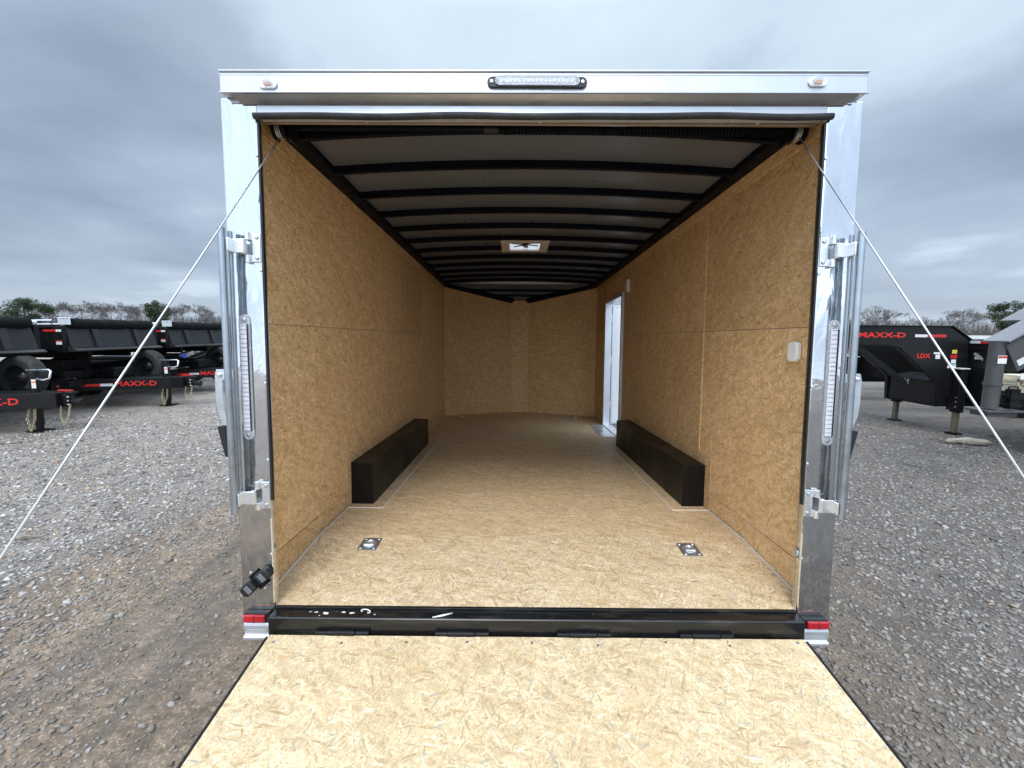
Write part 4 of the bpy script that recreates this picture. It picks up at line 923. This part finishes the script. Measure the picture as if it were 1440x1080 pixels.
# ------------------------------------------------------------------ right: gooseneck dump trailer (origin on the ground below the near riser, +x away from the hitch)
def make_goose():
    gt = empty('gooseneck_trailer')
    HY = 0.46
    for s_ in (-1, 1):
        y0, y1 = sorted((s_*HY-0.03, s_*HY+0.03))
        # neck, corner and riser as one plate girder outline (x, z)
        poly = [(-2.7, 1.47), (-1.0, 1.47), (-0.80, 1.40), (-0.40, 1.05), (-0.20, 0.85), (-0.17, 0.44), (0.28, 0.44), (0.28, 1.56), (-0.04, 1.77), (-2.7, 1.77)]
        nk = MB().prism(poly, 'y', y0, y1).build('neck', 'black_steel', gt, 0.005)
        b = MB().prism([(-2.7, 1.771), (-0.03, 1.771), (-0.03, 1.785), (-2.7, 1.785)], 'y', y0-0.03, y1+0.03)
        b.prism([(-2.7, 1.455), (-1.01, 1.455), (-1.01, 1.469), (-2.7, 1.469)], 'y', y0-0.03, y1+0.03)
        b.beam((-0.035, (y0+y1)/2, 1.779), (0.295, (y0+y1)/2, 1.563), 0.12, 0.014, (0, 0, 1))
        b.beam((-0.82, (y0+y1)/2, 1.395), (-0.41, (y0+y1)/2, 1.040), 0.12, 0.014, (0, 0, 1))
        b.build('flange', 'black_steel', nk, 0.002)
        MB().beam((-1.55, s_*HY, 1.45), (-0.66, s_*HY, 0.82), 0.05, 0.08).build('gusset', 'dark_frame', nk)
        if s_ < 0:
            f_ = y0-0.0005
            lettering('MAXX-D', 'red_letter', nk, 0.085, 0.78, (-1.555, f_, 1.585), (R(90), 0, 0), fat=0.03)
            box('reflective_tape', 'tape_white', nk, -0.62, -0.42, f_-0.002, f_, 1.595, 1.64); box('reflective_tape', 'tape_red', nk, -0.42, -0.11, f_-0.002, f_, 1.595, 1.64)
            lettering('LDX', 'red_letter', nk, 0.075, 0.22, (-0.55, f_, 1.25), (R(90), 0, 0), fat=0.03)
            for x0, x1, z0, z1, mt_ in ((-0.245, -0.17, 1.24, 1.31, 'sticker_white'), (-0.28, -0.17, 1.318, 1.35, 'sticker_white'), (0.02, 0.10, 1.33, 1.39, 'sticker_yellow'), (0.0, 0.11, 1.25, 1.31, 'tape_red'), (0.02, 0.10, 1.17, 1.23, 'sticker_white'), (-0.03, 0.11, 1.09, 1.13, 'sticker_white'), (0.0, 0.11, 1.135, 1.16, 'sticker_teal')):
                box('sticker', mt_, nk, x0, x1, f_-0.002, f_, z0, z1)
        # landing jack
        jx = 0.14; yj = s_*(HY+0.10)
        jk = MB().box(jx-0.06, jx+0.06, yj-0.06, yj+0.06, 0.36, 1.08).build('landing_jack', 'dark_frame', gt, 0.006)
        MB().box(jx-0.035, jx+0.035, yj-0.035, yj+0.035, 0.02, 0.45).build('jack_leg', 'jack_bare', jk, 0.004); MB().box(jx-0.075, jx+0.075, yj-0.075, yj+0.075, -0.005, 0.018).build('jack_foot', 'dark_frame', jk)
        MB().box(jx-0.10, jx+0.075, yj-0.07, yj+0.07, 1.081, 1.095).build('jack_cap', 'sticker_white', jk)
        b = MB()
        for z in (0.44, 0.52, 0.60): b.lathe([(-0.012, 0.014), (0.0, 0.016)], (jx-0.09, yj-0.061, z), 'y', 8)
        b.box(jx-0.12, jx-0.062, yj-0.06, yj+0.06, 0.40, 0.64); b.build('pin_plate', 'zinc' if False else 'black_steel', jk)
        b = MB(); [b.box(jx-0.105, jx-0.075, yj-0.064, yj-0.061, z-0.014, z+0.014) for z in (0.46, 0.54, 0.61)]; b.build('pin', 'bright_zinc', jk)
    # front box between the risers
    tb = MB().prism([(-0.16, 0.46), (0.24, 0.46), (0.24, 0.93), (-0.16, 0.86)], 'y', -HY+0.05, HY-0.05).build('tool_box', 'black_steel', gt, 0.008)
    b = MB().add([(-0.185, -HY+0.04, 0.862), (0.24, -HY+0.04, 0.935), (0.24, HY-0.04, 0.935), (-0.185, HY-0.04, 0.862), (-0.185, -HY+0.04, 0.882), (0.24, -HY+0.04, 0.955), (0.24, HY-0.04, 0.955), (-0.185, HY-0.04, 0.882)], [(0,1,2,3), (4,5,6,7), (0,1,5,4), (1,2,6,5), (2,3,7,6), (3,0,4,7)])
    b.build('lid', 'grey_steel', tb, 0.003)
    b = MB().box(-0.175, -0.162, 0.02, 0.10, 0.77, 0.83); b.torus((-0.17, 0.06, 0.845), 0.035, 0.006, 'x', 16, 6); b.build('latch', 'bright_zinc', tb)
    box('cross_tube', 'dark_frame', gt, -0.15, 0.10, -HY+0.04, HY-0.04, 0.44, 0.455); b = MB().box(-2.75, -2.45, -HY+0.035, HY-0.035, 1.47, 1.76); b.box(-2.66, -2.54, -0.06, 0.06, 0.95, 1.47); b.build('hitch_post', 'black_steel', gt, 0.006)
    # dump bed behind the neck
    HB = 1.06
    b = MB().box(0.32, 0.38, -HB, HB, 0.62, 1.52); b.box(0.28, 0.31, -HB, -HB+0.0, 0.6, 1.5) if False else None
    b.build('bed_front', 'black_steel', gt, 0.006)
    for s_ in (-1, 1):
        b = MB().box(0.381, 4.8, s_*(HB-0.05), s_*HB, 0.62, 1.50)
        for i in range(8): b.box(0.5+0.58*i, 0.58+0.58*i, s_*HB, s_*(HB+0.06), 0.62, 1.5)
        b.build('bed_side', 'black_steel', gt, 0.005)
    MB().prism([(-HB-0.10, 1.56), (HB+0.10, 1.56), (HB+0.10, 1.52), (HB, 1.40), (-HB, 1.40), (-HB-0.10, 1.52)], 'x', 0.29, 0.318).build('bed_lip', 'black_steel', gt, 0.004)
    box('bed_tape', 'tape_white', gt, 0.285, 0.289, -0.66, -0.50, 1.50, 1.545); box('bed_tape', 'tape_red', gt, 0.285, 0.289, -0.84, -0.66, 1.50, 1.545)
    for y, z, w_, h_, mt_ in ((-0.95, 1.36, 0.12, 0.06, 'sticker_teal'), (-0.95, 1.28, 0.14, 0.08, 'sticker_white'), (-0.95, 1.19, 0.13, 0.06, 'sticker_white'), (-0.95, 1.10, 0.10, 0.05, 'sticker_yellow'), (-0.62, 1.27, 0.10, 0.05, 'sticker_white')):
        box('sticker', mt_, gt, 0.316, 0.3195, y-w_/2, y+w_/2, z-h_/2, z+h_/2)
    b = MB()
    for y in (-0.46, 0.46): b.beam((0.3, y, 0.53), (5.2, y, 0.53), 0.08, 0.16)
    b.build('chassis', 'dark_frame', gt)
    for x in (3.0, 3.95):
        for y in (-0.98, 0.98): wheel(gt, (x, y, 0.37))
    MB().beam((0.30, -0.58, 1.34), (0.42, -1.0, 0.98), 0.025, 0.035).build('prop_rod', 'zinc', gt)
    return gt
G = make_goose(); G.location = (7.12, 5.87, 0)
tag(G, 'black gooseneck dump trailer with red lettering on its neck and a front box', 'trailer')
Gb = copy_tree(G); Gb.location = (8.3, 9.6, 0); Gb['label'] = 'black gooseneck trailer farther back, glimpsed under the neck of the lettered one'

# near grey gooseneck at the right edge
gg = empty('grey_gooseneck', (4.72, 2.55, 0), label='dark grey gooseneck trailer at the right edge with a round hitch post and hanging chain', cat='trailer')
MB().tube([(0, 0, 0.90), (0, 0, 1.56)], 0.064, 24).build('hitch_post', 'grey_paint', gg, 0.0, smooth=True)
MB().tube([(0, 0, 1.13), (0, 0, 1.155)], 0.073, 24).build('post_collar', 'grey_paint', gg, smooth=True)
hp = MB().box(-0.13, 0.24, -0.11, 0.12, 0.865, 0.885); hp.box(-0.10, 0.20, -0.08, 0.09, 0.82, 0.864); hp.build('hitch_plate', 'grey_paint', gg, 0.004)
b = MB().box(0.10, 0.19, -0.09, -0.03, 0.90, 1.10); b.box(0.08, 0.215, -0.11, -0.02, 1.00, 1.04); b.box(0.08, 0.20, -0.11, -0.02, 0.92, 0.945); b.tube([(0.10, -0.06, 1.04), (0.10, -0.06, 1.12), (0.19, -0.06, 1.12), (0.19, -0.06, 1.04)], 0.008, 8)
b.build('latch', 'dark_frame', gg, 0.003)
box('sticker', 'sticker_white', gg, -0.055, 0.03, -0.0685, -0.0635, 1.35, 1.43); box('sticker', 'tape_red', gg, -0.055, 0.03, -0.0700, -0.0686, 1.405, 1.425)
ang = R(30); dxn = Vector((math.cos(ang), 0, math.sin(ang)))
for y, nm in ((0.0, 0), (0.42, 1)):
    p0 = Vector((0.07+0.62*nm, y, 1.40+0.22*nm)); p1 = p0 + dxn*1.5
    nb = MB().beam(p0, p1, 0.15, 0.30).build('neck_beam', 'grey_paint', gg, 0.006)
    fl_ = MB(); fl_.beam(p0+Vector((-0.10, 0, 0.165)) , p1+Vector((-0.08, 0, 0.165)), 0.24, 0.02); fl_.build('top_flange', 'flange_sky_sheen', nb, 0.003)
    if y == 0:
        mq = Matrix.Translation(p0) @ Matrix.Rotation(-ang, 4, 'Y')
        MB().box(0.03, 0.30, -0.0785, -0.0755, -0.10, -0.04, mq).build('reflective_tape', 'tape_white', nb); MB().box(0.30, 0.62, -0.0785, -0.0755, -0.10, -0.04, mq).build('reflective_tape', 'tape_red', nb)
        MB().tube([p0+dxn*0.33+Vector((-0.05, -0.12, 0.20)), p0+dxn*0.33+Vector((-0.01, -0.13, 0.10)), p0+dxn*0.34+Vector((0.04, -0.10, -0.17))], 0.014, 8).build('cable_loop', 'black_plastic', nb, smooth='all')
b = MB().beam(Vector((1.37, 0.0, 2.17)), Vector((3.2, 0.0, 2.17)), 0.3, 0.28); b.beam(Vector((3.05, 0.0, 2.3)), Vector((3.05, 0.0, 0.6)), 0.16, 0.28, (1, 0, 0)); b.box(2.9, 9.0, -2.0, 0.08, 0.72, 0.90)
b.build('frame', 'grey_paint', gg, 0.005)
for x in (6.0, 6.9):
    for y in (-1.95, 0.0): wheel(gg, (x, y, 0.36))
for y in (-1.6, -0.3): MB().box(3.2, 3.32, y-0.06, y+0.06, 0.0, 0.72).build('landing_jack', 'grey_paint', gg, 0.004)
chain(gg, [(0.10, -0.13, 1.20), (0.16, -0.16, 1.12), (0.24, -0.17, 1.10), (0.34, -0.16, 1.13), (0.42, -0.10, 1.22)], 0.05, 'chain_rust')
chain(gg, [(0.20, -0.13, 1.24), (0.27, -0.15, 1.16), (0.33, -0.15, 1.18), (0.36, -0.11, 1.27)], 0.05, 'chain_rust')
b = MB().box(0.13, 0.22, -0.12, -0.117, 1.20, 1.26, None); b.build('tag_plate', 'sticker_white', gg)

# flatbed with stacked planks, right behind the grey hitch
fb = empty('flatbed_trailer', (7.0, 2.78, 0), label='low black flatbed trailer carrying pale planks at the right edge', cat='trailer')
b = MB().box(0.0, 6.0, 0.0, 1.86, 0.66, 0.83); b.box(0.10, 6.0, 0.05, 1.80, 0.47, 0.659)
b.build('deck_frame', 'black_steel', fb, 0.006)
for y0, y1, mt_ in ((0.98, 1.36, 'tape_white'), (0.60, 0.98, 'tape_red')): box('reflective_tape', mt_, fb, -0.004, -0.0005, y0, y1, 0.70, 0.77)
for y in (0.9, 1.5): MB().torus((-0.012, y, 0.80), 0.045, 0.010, 'x', 16, 6).build('lashing_ring', 'dark_frame', fb, smooth='all')
for x in (3.2, 4.1):
    for y in (-0.16, 2.02): wheel(fb, (x, y, 0.36))
for y in (0.3, 1.6): MB().box(0.5, 0.62, y-0.06, y+0.06, 0.0, 0.47).build('landing_jack', 'dark_frame', fb)
plk = None
for lay in range(5):
    for j in range(6):
        if plk is None:
            plk = MB().box(0, 3.6, 0, 0.28, 0, 0.045).build('lumber_plank', 'lumber', None, 0.004); o = plk
            tag(o, "pale sawn plank in the stack on the black flatbed's deck", 'plank', 'planks stacked on the flatbed')
        else: o = plk.copy(); COL.objects.link(o)
        o.location = (7.04+random.uniform(-.03, .03), 2.82+0.30*j+random.uniform(0, .012), 0.8315+0.048*lay)

# bleached log on the gravel
b = MB(); pts = []; rad = []
for i in range(13):
    t = i/12; pts.append((6.44+0.60*t, 4.62-0.10*t+0.012*math.sin(t*7), 0.036+0.014*math.sin(t*3.2))); rad.append(max(0.012, 0.055*math.sin(math.pi*(0.06+0.88*t))**0.6*(1+0.14*math.sin(t*17))))
b.tube(pts, rad, 14)
for i_, v in enumerate(b.v): b.v[i_] = (v[0]+random.uniform(-.004, .004), v[1]+random.uniform(-.004, .004), max(0.0, v[2]+random.uniform(-.005, .005)))
tag(b.build('driftwood_log', 'drift_log', None, smooth='all'), 'short bleached log lying on the gravel in front of the trailers on the right', 'log')
b = MB().tube([(-4.05, 1.32, 0.012), (-3.90, 1.40, 0.022), (-3.78, 1.42, 0.012)], [0.004, 0.010, 0.005], 7)
tag(b.build('broken_stick', 'drift_log', None, smooth='all'), 'short reddish stick lying on the gravel near the left edge', 'stick')

# ------------------------------------------------------------------ trees
def bare_tree(seed, H, spread=1.0, depth=7):
    rg = random.Random(seed); b = MB()
    def seg(p, d, L, r0, r1):
        q = p + d*L; a = d.cross(Vector((0.3, 0.7, 0.2))).normalized(); c_ = d.cross(a); n_ = 3 if r0 < 0.05 else 5
        o = len(b.v)
        for (pp, rr) in ((p, r0), (q, r1)):
            for j in range(n_):
                t = 2*math.pi*j/n_; b.v.append(tuple(pp + rr*(math.cos(t)*a+math.sin(t)*c_)))
        for j in range(n_): b.f.append((o+j, o+(j+1) % n_, o+n_+(j+1) % n_, o+n_+j))
        return q
    def grow(p, d, L, r, lv):
        steps = 2 if lv < 4 else 1
        for s_ in range(steps):
            d = (d + Vector((rg.uniform(-.16, .16), rg.uniform(-.16, .16), rg.uniform(-0.02, .14)))).normalized()
            p = seg(p, d, L/steps, r, r*0.82); r *= 0.82
        if lv >= depth: return
        nb = rg.choice((2, 3, 3)) if lv < depth-1 else 3
        for i in range(nb):
            ax_ = Vector((rg.uniform(-1, 1), rg.uniform(-1, 1), rg.uniform(-.25, .55))).normalized()
            w = (0.45 if i == 0 else 0.80)*spread
            grow(p, (d*(1.0) + ax_*w).normalized(), L*rg.uniform(0.62, 0.86), max(0.015, r*rg.uniform(0.55, 0.78)), lv+1)
    grow(Vector((0, 0, -0.1)), Vector((0, 0, 1)), H*0.26, H*0.018, 0)
    b_h = sorted(v[2] for v in b.v); zmax = b_h[-1]; s_ = H/zmax
    b.v = [(v[0]*s_, v[1]*s_, v[2]*s_) for v in b.v]
    return b
def pine(seed, H, Wd):
    rg = random.Random(seed)
    tb = MB().tube([(0, 0, -0.1), (0.1, 0, H*0.35), (0.05, 0.05, H*0.75), (0, 0, H*0.95)], [H*0.022, H*0.017, H*0.010, H*0.003], 8)
    cb = MB(); clumps = []
    for i in range(34):
        t = rg.random(); z = H*(0.34+0.62*t); rr = Wd*0.5*math.sin(math.pi*min(1, 0.18+0.80*(1-t)**0.8))*rg.uniform(0.35, 1.0); a = rg.uniform(0, 6.28)
        clumps.append((Vector((rr*math.cos(a), rr*math.sin(a), z)), rg.uniform(0.07, 0.135)*Wd))
        tb.tube([(0.05, 0, z-H*0.06), (rr*math.cos(a)*0.9, rr*math.sin(a)*0.9, z-0.05)], [H*0.006, H*0.002], 4)
    clumps.append((Vector((0, 0, H*0.95)), Wd*0.10))
    for c_, R0 in clumps:
        for j in range(300):
            d = Vector((rg.gauss(0, 1), rg.gauss(0, 1), rg.gauss(0, 0.8))).normalized()*R0*rg.random()**0.4*1.5
            p = c_ + d; s_ = rg.uniform(0.10, 0.24)*H/9
            u = Vector((rg.uniform(-1, 1), rg.uniform(-1, 1), rg.uniform(-.5, .9))).normalized(); w = u.cross(Vector((rg.uniform(-1, 1), rg.uniform(-1, 1), rg.uniform(-1, 1)))).normalized()
            cb.add([p-w*s_*0.5, p+w*s_*0.5, p+u*s_*1.5], [(0, 1, 2)])
    return tb, cb
bare_src = []
for sdx, H_ in ((3, 9.0), (17, 9.0), (29, 9.0), (41, 9.0)):
    r_ = empty('bare_tree'); bb = bare_tree(sdx, H_, 1.0 if sdx != 29 else 0.8)
    # trunk (lowest part) and crown are separate meshes
    tz = H_*0.24; tr_, cr_ = MB(), MB()
    for f in bb.f:
        vs = [bb.v[i] for i in f]; (tr_ if max(v[2] for v in vs) < tz else cr_).add(vs, [tuple(range(len(vs)))])
    tr_.build('trunk', 'trunk_bark', r_); cr_.build('crown', 'twig_bark', r_); bare_src.append([r_, False])
def place(px, ytop, D):
    return (px-720)/605*D, CAM_H + (468-ytop)*D/605
tree_label = {0: 'tall bare grey tree with a broad twiggy crown in the far tree line', 1: 'bare tree with a rounded twiggy crown in the far tree line', 2: 'bare tree with a narrow upright crown in the far tree line', 3: 'bare tree with open spreading branches in the far tree line'}
GT = 'bare trees along the far tree line'
spots = [(62, 431, 108, 1, "bare tree just right of the left-hand evergreen"), (82, 428, 112, 0, None), (103, 426, 104, 3, None), (122, 427, 110, 1, None), (140, 432, 116, 2, None), (158, 430, 107, 0, None), (176, 429, 111, 3, None), (196, 431, 118, 1, None),
         (242, 429, 106, 3, None), (258, 430, 110, 2, None), (276, 431, 104, 0, 'bare tree standing right of the round-topped evergreen'), (303, 438, 120, 1, 'bare tree seen right beside the left lock bar'), (1216, 427, 104, 3, 'bare tree seen right beside the right lock bar'), (1240, 436, 125, 1, None), (1322, 430, 112, 1, 'bare tree rising alone above the wood behind the right trailers'), (1345, 431, 118, 0, None), (1372, 433, 108, 2, None), (-14, 434, 110, 0, None), (12, 440, 125, 2, None)]
pos_words = ['first', 'second', 'third', 'fourth', 'fifth', 'sixth', 'seventh', 'eighth', 'ninth', 'tenth']
for i, (px, yt, D, vr, lb_) in enumerate(spots):
    src = bare_src[vr]
    if not src[1]: o = src[0]; src[1] = True
    else: o = copy_tree(src[0])
    x, h_ = place(px, yt, D); o.location = (x, D-1.75, 0); s_ = h_/9.0; o.scale = (s_*1.15, s_*1.15, s_); o.rotation_euler = (0, 0, random.uniform(0, 6.28))
    tag(o, lb_ or 'bare grey-brown tree standing in the row of leafless trees behind the trailers', 'tree', GT)
pine_src = [pine(5, 9, 7.0), pine(9, 9, 5.6)]
def put_pine(v, px, yt, D, wpx, label):
    x, h_ = place(px, yt, D); r_ = empty('evergreen_tree', (x, D-1.75, 0), label=label, cat='tree')
    tb, cb = pine_src[v]; tb.build('trunk', 'trunk_bark', r_); cb.build('crown', 'pine_needles', r_)
    s_ = h_/9.0; w_ = wpx*D/605/(7.0 if v == 0 else 5.6); r_.scale = (w_, w_, s_)
put_pine(0, 35, 427, 96, 54, 'dark evergreen above the nearest dump trailer at the left edge')
put_pine(1, 221, 428, 100, 34, 'round-topped evergreen between the bare trees beyond the middle dump trailer')
put_pine(0, 1412, 423, 88, 56, 'large dark evergreen above the grey hitch at the right edge')
# the wood behind, far too dense to count
b = MB(); rg = random.Random(77)
base = [bare_tree(100+i, 7.0, 1.1, 4) for i in range(3)]
for i in range(420):
    a = rg.uniform(-1.25, 1.25); D = rg.uniform(125, 175); x = D*math.tan(a) if abs(a) < 1.1 else D*math.copysign(2, a)
    src = base[i % 3]; s_ = rg.uniform(0.75, 1.15); ca, sa = math.cos(i), math.sin(i)
    o = len(b.v); b.v += [(x+s_*1.5*(v[0]*ca-v[1]*sa), D+s_*1.5*(v[0]*sa+v[1]*ca), s_*v[2]) for v in src.v]; b.f += [tuple(q+o for q in f) for f in src.f]
rb = np.random.default_rng(5)
for i in range(34000):
    a = rb.uniform(-1.2, 1.2); D = rb.uniform(112, 170); x = D*math.tan(a) if abs(a) < 1.1 else D*math.copysign(2, a)
    hh = rb.uniform(1.8, 7.2)*(0.88+0.20*math.sin(x*0.11)*math.sin(x*0.043+1)); lx, ly = rb.normal(0, 0.16, 2)*hh; w_ = rb.uniform(0.03, 0.08)
    o = len(b.v); b.v += [(x-w_, D, 0), (x+w_, D-w_, 0), (x+w_, D+w_, 0), (x+lx-w_*.3, D+ly, hh), (x+lx+w_*.3, D+ly-w_*.3, hh), (x+lx+w_*.3, D+ly+w_*.3, hh)]
    b.f += [(o, o+1, o+4, o+3), (o+1, o+2, o+5, o+4), (o+2, o, o+3, o+5)]
fw = np_mesh('far_wood', np.array(b.v), np.array([f if len(f) == 4 else f[:3] for f in b.f if len(f) == 4]), 'twig_bark'); tag(fw, 'leafless brown wood running along the horizon behind the lot', 'wood', kind='stuff')
bpt = []
sh = empty('far_shed', (67.5, 58, 0), label='low pale-roofed shed far behind the trailers on the right', cat='shed')
MB().box(-6, 3, 0, 6, 0, 1.2).build('wall', 'shed_wall', sh); MB().prism([(-0.4, 1.2), (6.4, 1.2), (3, 1.7)], 'x', -6.4, 3.4).build('roof', 'shed_roof', sh)
